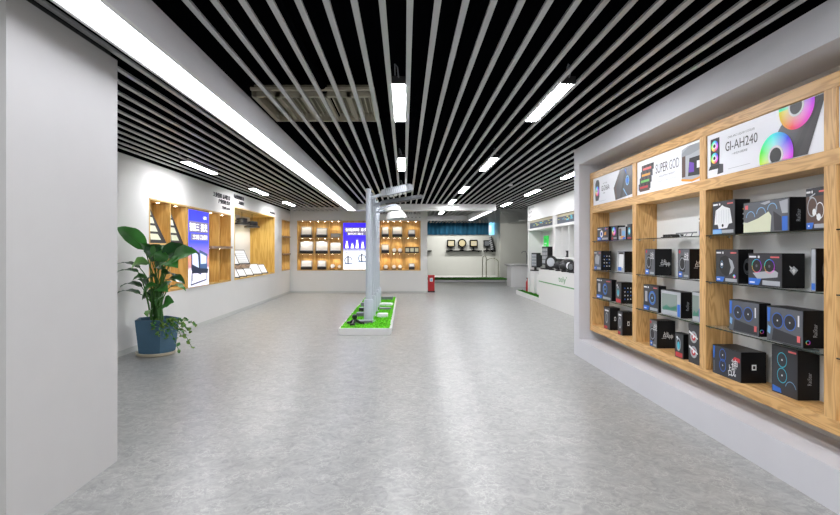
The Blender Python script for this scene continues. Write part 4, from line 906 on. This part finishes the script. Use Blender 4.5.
def wshelf(x0, x1, lab):
    b = MB(); b.bb(x0, x1, 26.30, 26.6, 1.355, 1.41, MATTE)
    for x in (x0 + .15, x1 - .15): b.bb(x - .015, x + .015, 26.35, 26.6, 1.325, 1.355, MATTE)
    tag(b.build('wall_shelf', org=((x0 + x1) / 2, 26.5, 1.37)), lab, 'shelf')
wshelf(.9, 1.44, 'short black wall shelf at the left edge of the far opening'); wshelf(2.2, 4.08, 'long black wall shelf carrying pale round and square floodlights'); wshelf(4.2, 4.80, 'short black wall shelf beside the far grey wall corner')
BEIGE = mat('warm_led_face', '#a89e7c', .5)
def bigflood(x, kind, lab, s=.46):
    t = thing('stadium_light', lab, 'floodlight', (x, 26.44, 1.411), 0, 'large floodlights on the far wall shelves')
    b = MB(); b.bb(-.10, .10, -.06, .06, 0, .03, MATTE); b.bb(-.03, .03, -.03, .03, .03, .16, MATTE); b.tube([(-s * .45, 0, .30), (-s * .45, 0, .13), (s * .45, 0, .13), (s * .45, 0, .30)], .015, MATTE, 6); b.build('bracket', t)
    b = MB()
    if kind == 'round': b.M = frame((0, -.03, .38), (1, 0, 0), (0, 0, 1)); b.lathe([(s * .42, -.08), (s * .5, -.02), (s * .5, .03), (s * .42, .035)], MATTE, 28)
    else: b.box((0, 0, .37), (s * .92, .09, s * .84), MATTE)
    b.build('housing', t, bevel=.03 if kind != 'round' else 0)
    b = MB()
    if kind == 'round': b.M = frame((0, -.03, .38), (1, 0, 0), (0, 0, 1)); b.lathe([(s * .36, .036), (s * .35, .04)], BEIGE, 28)
    else:
        b.M = faceF(-s * .33, -.047, .37 - s * .28); b.prism([(0, 0), (s * .66, 0), (s * .66, s * .56), (0, s * .56)], .004, BEIGE if kind == 'square' else DSTEEL)
        for q in range(1, 4): b.rect(0, q * s * .14 - .006, s * .66, q * s * .14 + .006, MATTE if kind != 'square' else LGREY, 6)
    b.build('lens', t)
bigflood(2.46, 'square', 'left square floodlight with pale face on the long black shelf'); bigflood(3.04, 'round', 'round floodlight with pale yellow face on the long black shelf'); bigflood(3.66, 'square', 'right square floodlight with pale face on the long black shelf')
bigflood(4.36, 'dark', 'dark square floodlight on the short shelf by the grey corner', .40)
t = thing('stacked_floodlight', 'tall leaning stack of black and white light modules on the short shelf', 'floodlight', (4.67, 26.40, 1.411))
for q in range(7):
    b = MB(); b.box((-.02 - q * .022 + .02, 0, .06 + q * .105), (.24 - q * .018, .12, .07), BLACK, (0, R(-14), 0)); b.box((-.06 - q * .022, -.063, .07 + q * .105), (.12, .006, .05), LGREY, (0, R(-14), 0)); b.build('module', t)
b = MB(); b.tube([(.09, 0, .0), (-.05, 0, .72)], .016, BLACK); b.build('bracket', t)
def urail(x0, x1, y, lab, h=.95):
    t = thing('bollard_rail', lab, 'rail', ((x0 + x1) / 2, y, .081), 0, 'bent chrome rails on the far turf'); W = (x1 - x0) / 2; pts = []
    for i in range(9): a = math.pi - math.pi * i / 8; pts.append((W * math.cos(a) * 1.0, 0, h - .18 + .18 * math.sin(a)))
    b = MB(); b.tube([(-W, 0, .0)] + pts + [(W, 0, .0)], .022, mat('satin_steel', '#b4b5a6', .25, metal=.75), 10); b.build('rail_tube', t)
    for x in (-W, W): b = MB(); b.lathe([(.06, .0), (.06, .012), (.025, .02)], CHROME, 14, (x, 0, 0)); b.build('foot', t)
urail(3.88, 4.08, 24.9, 'narrow bent chrome rail on the far turf', 1.05); urail(4.09, 4.70, 25.05, 'wide arched chrome rail on the far turf', .93)
b = MB(); b.bb(-.11, .11, -.08, .08, .04, .56, mat('red_box_paint', '#b0161c', .4)); b.bb(-.12, .12, -.09, .09, 0, .04, BLACK); b.bb(-.115, .115, -.085, .085, .56, .575, MATS['red_box_paint'])
b.M = faceF(-.05, -.08, .36); b.rect(0, 0, .10, .12, WHITEINK, 2); b.rect(.02, .02, .08, .08, LBLUE, 3); b.M = Matrix()
tag(b.build('extinguisher_box', loc=(.90, 16.88, 0)), 'red fire extinguisher box with white label at the end of the back wall', 'fire extinguisher box')

for x, y in ((1.3, 24.6), (2.5, 24.9), (3.7, 24.6)):  # spotlights added out of sight to light the far room
    t = thing('added_spotlight', 'unseen white spotlight added to light the far wall, %s' % {1.3: 'leftmost of three', 2.5: 'middle of three', 3.7: 'rightmost of three'}[x], 'ceiling lamp', (x, y, 2.78))
    b = MB(); b.lathe([(.05, 0), (.05, .14)], WHITEP, 14); b.build('housing', t)
    o = spot('far_beam', (0, 0, -.02), 75, t, 110, (1, .97, .92)); o.rotation_euler = (R(38), 0, 0)
t = thing('added_spotlight', 'unseen white spotlight added to light the grey wall right of the far turf', 'ceiling lamp', (5.2, 22.6, 2.78))  # one more added spotlight, unseen, to brighten the grey wall
b = MB(); b.lathe([(.05, 0), (.05, .14)], WHITEP, 14); b.build('housing', t)
o = spot('far_beam', (0, 0, -.02), 75, t, 120, (1, .97, .92)); o.rotation_euler = (R(50), 0, 0)
# reception desk with tap
t = thing('reception_desk', 'white counter with flared top beyond the turf-edged display unit', 'counter', (4.5, 19.4, 0))
b = MB(); b.bb(-.42, .50, -.3, .5, 0, .80, WHITE); b.build('body', t)
b = MB(); b.M = Matrix.Translation((0.02, .1, .835)) @ Matrix.Rotation(math.pi, 4, 'X'); b.box((0, 0, 0), (1.12, .95, .075), WHITE, taper=.9); b.build('worktop', t, bevel=.01)
t = thing('gooseneck_tap', 'thin dark gooseneck tap on the white counter', 'tap', (4.66, 19.6, .873))
b = MB(); b.tube([(.12, 0, 0), (.12, 0, .42), (.10, 0, .48), (.02, 0, .50), (-.05, 0, .47), (-.07, 0, .42)], .014, DSTEEL, 8); b.build('spout', t)
b = MB(); b.tube([(.12, 0, .3), (.2, 0, .34)], .01, DSTEEL, 8); b.build('handle', t)

# ------------------------------------------------------------------ white display unit on the right, far
XU = 3.80
un = thing('white_display_unit', 'tall white wall unit with printed panels and open niches, right rear', 'display unit', (XU, 12, 0))
def Q(b, name, lab=None, bevel=0):
    o = b.build(name, un, bevel=bevel); o.location = (-XU, -12, 0)
    if lab: o['label'] = lab
    return o
b = MB(); b.bb(XU, 4.25, 8.0, 15.41, 2.30, 2.755, WHITE); Q(b, 'header')
b = MB(); b.bb(XU, 4.22, 13.42, 15.33, 0, .125, WHITE); Q(b, 'base')
random.seed(4); o = Q(turf(3.80, 4.2, 13.45, 15.3, .125, 2500, TURFD, .03), 'turf'); o['kind'] = 'stuff'
b = MB(); b.bb(4.22, 4.25, 8.0, 15.35, 0.12, 2.30, WHITE); Q(b, 'back_panel')
for y0, y1 in ((15.33, 15.41), (12.6, 12.83), (10.0, 10.12), (8.0, 8.1)): b = MB(); b.bb(XU, 4.22, y0, y1, .12, 2.30, WHITE); Q(b, 'upright')
for y0, y1 in ((12.83, 15.33), (10.12, 12.6), (8.1, 10.0)): b = MB(); b.bb(XU, 4.22, y0, y1, 2.0, 2.06, WHITE); Q(b, 'rail')
for y in (12.22, 11.72, 11.25, 10.75): b = MB(); b.bb(XU + .05, 4.22, y - .02, y + .02, 1.24, 2.0, WHITE); Q(b, 'fin')
b = MB(); b.bb(XU, 4.22, 8.1, 12.6, 1.20, 1.24, WHITE); Q(b, 'shelf')
b = MB(); b.M = frame((XU, 15.3, 2.38), (0, -1, 0), (0, 0, 1)); b.text('路灯系列', .02, .27, .07, BLACKINK, 1, width=.62); b.text('投光', .04, .14, .07, BLACKINK, 1, width=.36); b.text('LED', .04, .02, .06, BLACKINK, 1, width=.42); b.M = Matrix(); Q(b, 'lettering', 'three short lines of black lettering')
NAVY = mat('navy_print', '#14243c', .4); YG = mat('yellow_green_print', '#a9b04a', .5, emit=.2); TAN = mat('tan_print_reflection', '#a79b7c', .5)
for y0, y1 in ((12.87, 15.29), (10.16, 12.56)):
    b = MB(); b.bb(XU + .04, XU + .06, y0, y1, 2.06, 2.30, NAVY); b.M = faceR(XU + .04, y1, 2.06); W = y1 - y0
    b.rect(0, .17, W, .24, TAN, 1)  # tan band paints a reflection across the top of the panel
    random.seed(int(y0 * 10))
    for q in range(26):
        x = random.uniform(.05, W - .2); y = random.uniform(.06, .15); b.rect(x, y, x + random.uniform(.04, .16), y + random.uniform(.01, .03), random.choice([YG, YG, CYAN, NAVY, TAN]), 2 + q * .1)
    b.M = Matrix(); Q(b, 'printed_panel', 'dark blue panel printed with yellow-green city lights')
b = MB(); b.bb(4.20, 4.218, 14.63, 15.08, 1.45, 1.84, mat('green_sign', '#22b040', .5, emit=.5)); b.M = faceR(4.20, 15.08, 1.45)
b.rect(.08, .04, .2, .10, WHITEINK, 2); b.rect(.08, .14, .3, .18, WHITEINK, 2); b.text('安全', .1, .22, .1, BLACKINK, 2); b.M = Matrix()
b2 = b.build('green_sign', org=(4.21, 14.85, 1.45)); b2.name = 'green_sign'; tag(b2, 'small bright green sign on the back of the white display unit', 'sign')
t = thing('display_counter', 'long white counter with green stripe and green lettering, right rear', 'counter', (3.6, 10.7, 0))
b = MB(); b.bb(0, .20, -2.7, 2.7, 0, .907, WHITE); b.build('counter_body', t)
b = MB(); b.bb(-.004, 0, -2.7, 2.7, .572, .600, mat('green_stripe', '#5f9a64', .5)); b.build('stripe', t, )
b = MB(); b.M = frame((-.001, .98, .655), (0, -1, 0), (0, 0, 1)); GL = mat('green_letters', '#4f8f5a', .5); b.text('tely', 0, -.02, .17, GL, 1, width=.52); b.text('tely', .01, -.02, .17, GL, 1.1, width=.52); b.disc(.57, .14, .022, GL, 1, 10); b.rect(0, .09, .08, .11, GL, 1.5); b.build('lettering', t)
b = MB(); b.bb(3.60, 3.795, 13.42, 16.14, 0, .125, WHITE)
t = thing('turf_step', 'low white step with dark turf at the end of the display counter', 'plinth', (3.6, 14.8, 0))
o = b.build('plinth_base', t); o.location = (-3.6, -14.8, 0)
random.seed(9); o = turf(3.64, 3.795, 13.45, 16.08, .125, 1300, TURFD, .03).build('turf', t); o.location = (-3.6, -14.8, 0); o['kind'] = 'stuff'
b = MB(); b.bb(-.10, .12, -.25, .25, 0, .66, WHITE); tag(b.build('display_pedestal', loc=(3.93, 15.03, .13)), 'taller white pedestal on the turf step, carrying a floodlight', 'pedestal')
b = MB(); b.bb(-.07, .12, -.25, .25, 0, .58, WHITE); tag(b.build('display_pedestal', loc=(3.90, 14.25, .13)), 'lower white pedestal between the tall one and the counter', 'pedestal')
b = MB(); b.lathe([(.055, 0), (.06, .02), (.06, .36), (.04, .42), (.02, .44), (.02, .50)], MATS['red_box_paint'], 16); b.box((0, 0, .50), (.10, .03, .03), BLACK)
tag(b.build('fire_extinguisher', loc=(4.03, 16.35, 0.0)), 'red fire extinguisher beside the end of the turf step', 'fire extinguisher')
def tower(x, y, z, s, lab, rz=-.5):
    t = thing('module_floodlight', lab, 'floodlight', (x, y, z), rz, 'floodlights standing on the white display unit')
    b = MB(); b.bb(-.10 * s, .14 * s, -.12 * s, .12 * s, 0, .035, BLACK); b.bb(-.02, .03, -.03, .03, .035, .14 * s, BLACK); b.build('base', t)
    b = MB(); b.box((.03, 0, .34 * s), (.14 * s, .30 * s, .46 * s), BLACK)
    for q in range(7): b.bb(.10 * s, .16 * s, -.14 * s, -.13 * s + q * .0, .15 * s, .5 * s, BLACK)
    b.build('housing', t, bevel=.02)
    b = MB(); b.box((.03 - .072 * s, 0, .34 * s), (.008, .25 * s, .40 * s), DSTEEL)
    for q in range(4):
        for r_ in (-1, 0, 1): b.box((.03 - .078 * s, r_ * .08 * s, (.2 + q * .095) * s), (.006, .06 * s, .07 * s), LGREY)
    b.build('lens', t)
tower(3.93, 15.03, .791, .95, 'black floodlight with pale lens on the taller white pedestal', .35)
tower(3.72, 13.1, .908, 1.05, 'larger black floodlight with pale lens at the counter end', .25)
def ringlight(x, y, z, r, lab, rz=0, lm=None):
    t = thing('round_floodlight', lab, 'floodlight', (x, y, z), rz, 'floodlights standing on the white display unit')
    b = MB(); b.bb(-.05, .05, -.05, .05, 0, .03, BLACK); b.bb(-.02, .02, -.02, .02, .03, r * .3, BLACK); b.build('base', t)
    M = Matrix.Translation((0, 0, r + .03)) @ Matrix.Rotation(R(-90), 4, 'Y') @ Matrix.Rotation(R(0), 4, 'X')
    b = MB(); b.M = M; b.lathe([(r * .6, -.09), (r * .95, -.03), (r, .03), (r * .8, .035)], BLACK, 22); b.build('housing', t)
    b = MB(); b.M = M; b.lathe([(r * .66, .036), (r * .6, .042)], lm or LGREY, 22); b.build('lens', t)
ringlight(3.72, 12.65, .908, .17, 'round black headlight-like lamp beside the larger floodlight', .7)
random.seed(11)
pos = ['fourth', 'fifth', 'sixth', 'seventh', 'eighth']
for i, (x, y, r_) in enumerate(((3.70, 12.05, .10), (3.74, 11.75, .12), (3.69, 11.55, .09), (3.74, 11.3, .12), (3.70, 11.05, .10), (3.74, 10.8, .14), (3.69, 10.55, .11), (3.74, 10.3, .14))):
    ringlight(x, y, .908, r_, 'small black spotlight on the white counter, %s lamp from the counter end' % ['third', 'fourth', 'fifth', 'sixth', 'seventh', 'eighth', 'ninth', 'tenth'][i], random.choice([.2, .5, .9, 2.6]), DSTEEL if i % 3 else WHITEINK)
b = MB(); b.bb(-.04, .04, -.06, .06, 0, .02, BLACK); b.lathe([(.04, .02), (.03, .10), (.05, .16)], BLACK, 12); tag(b.build('small_lamp', loc=(3.9, 11.95, 1.241)), 'small black lamp standing in the finned niche of the white unit', 'lamp')
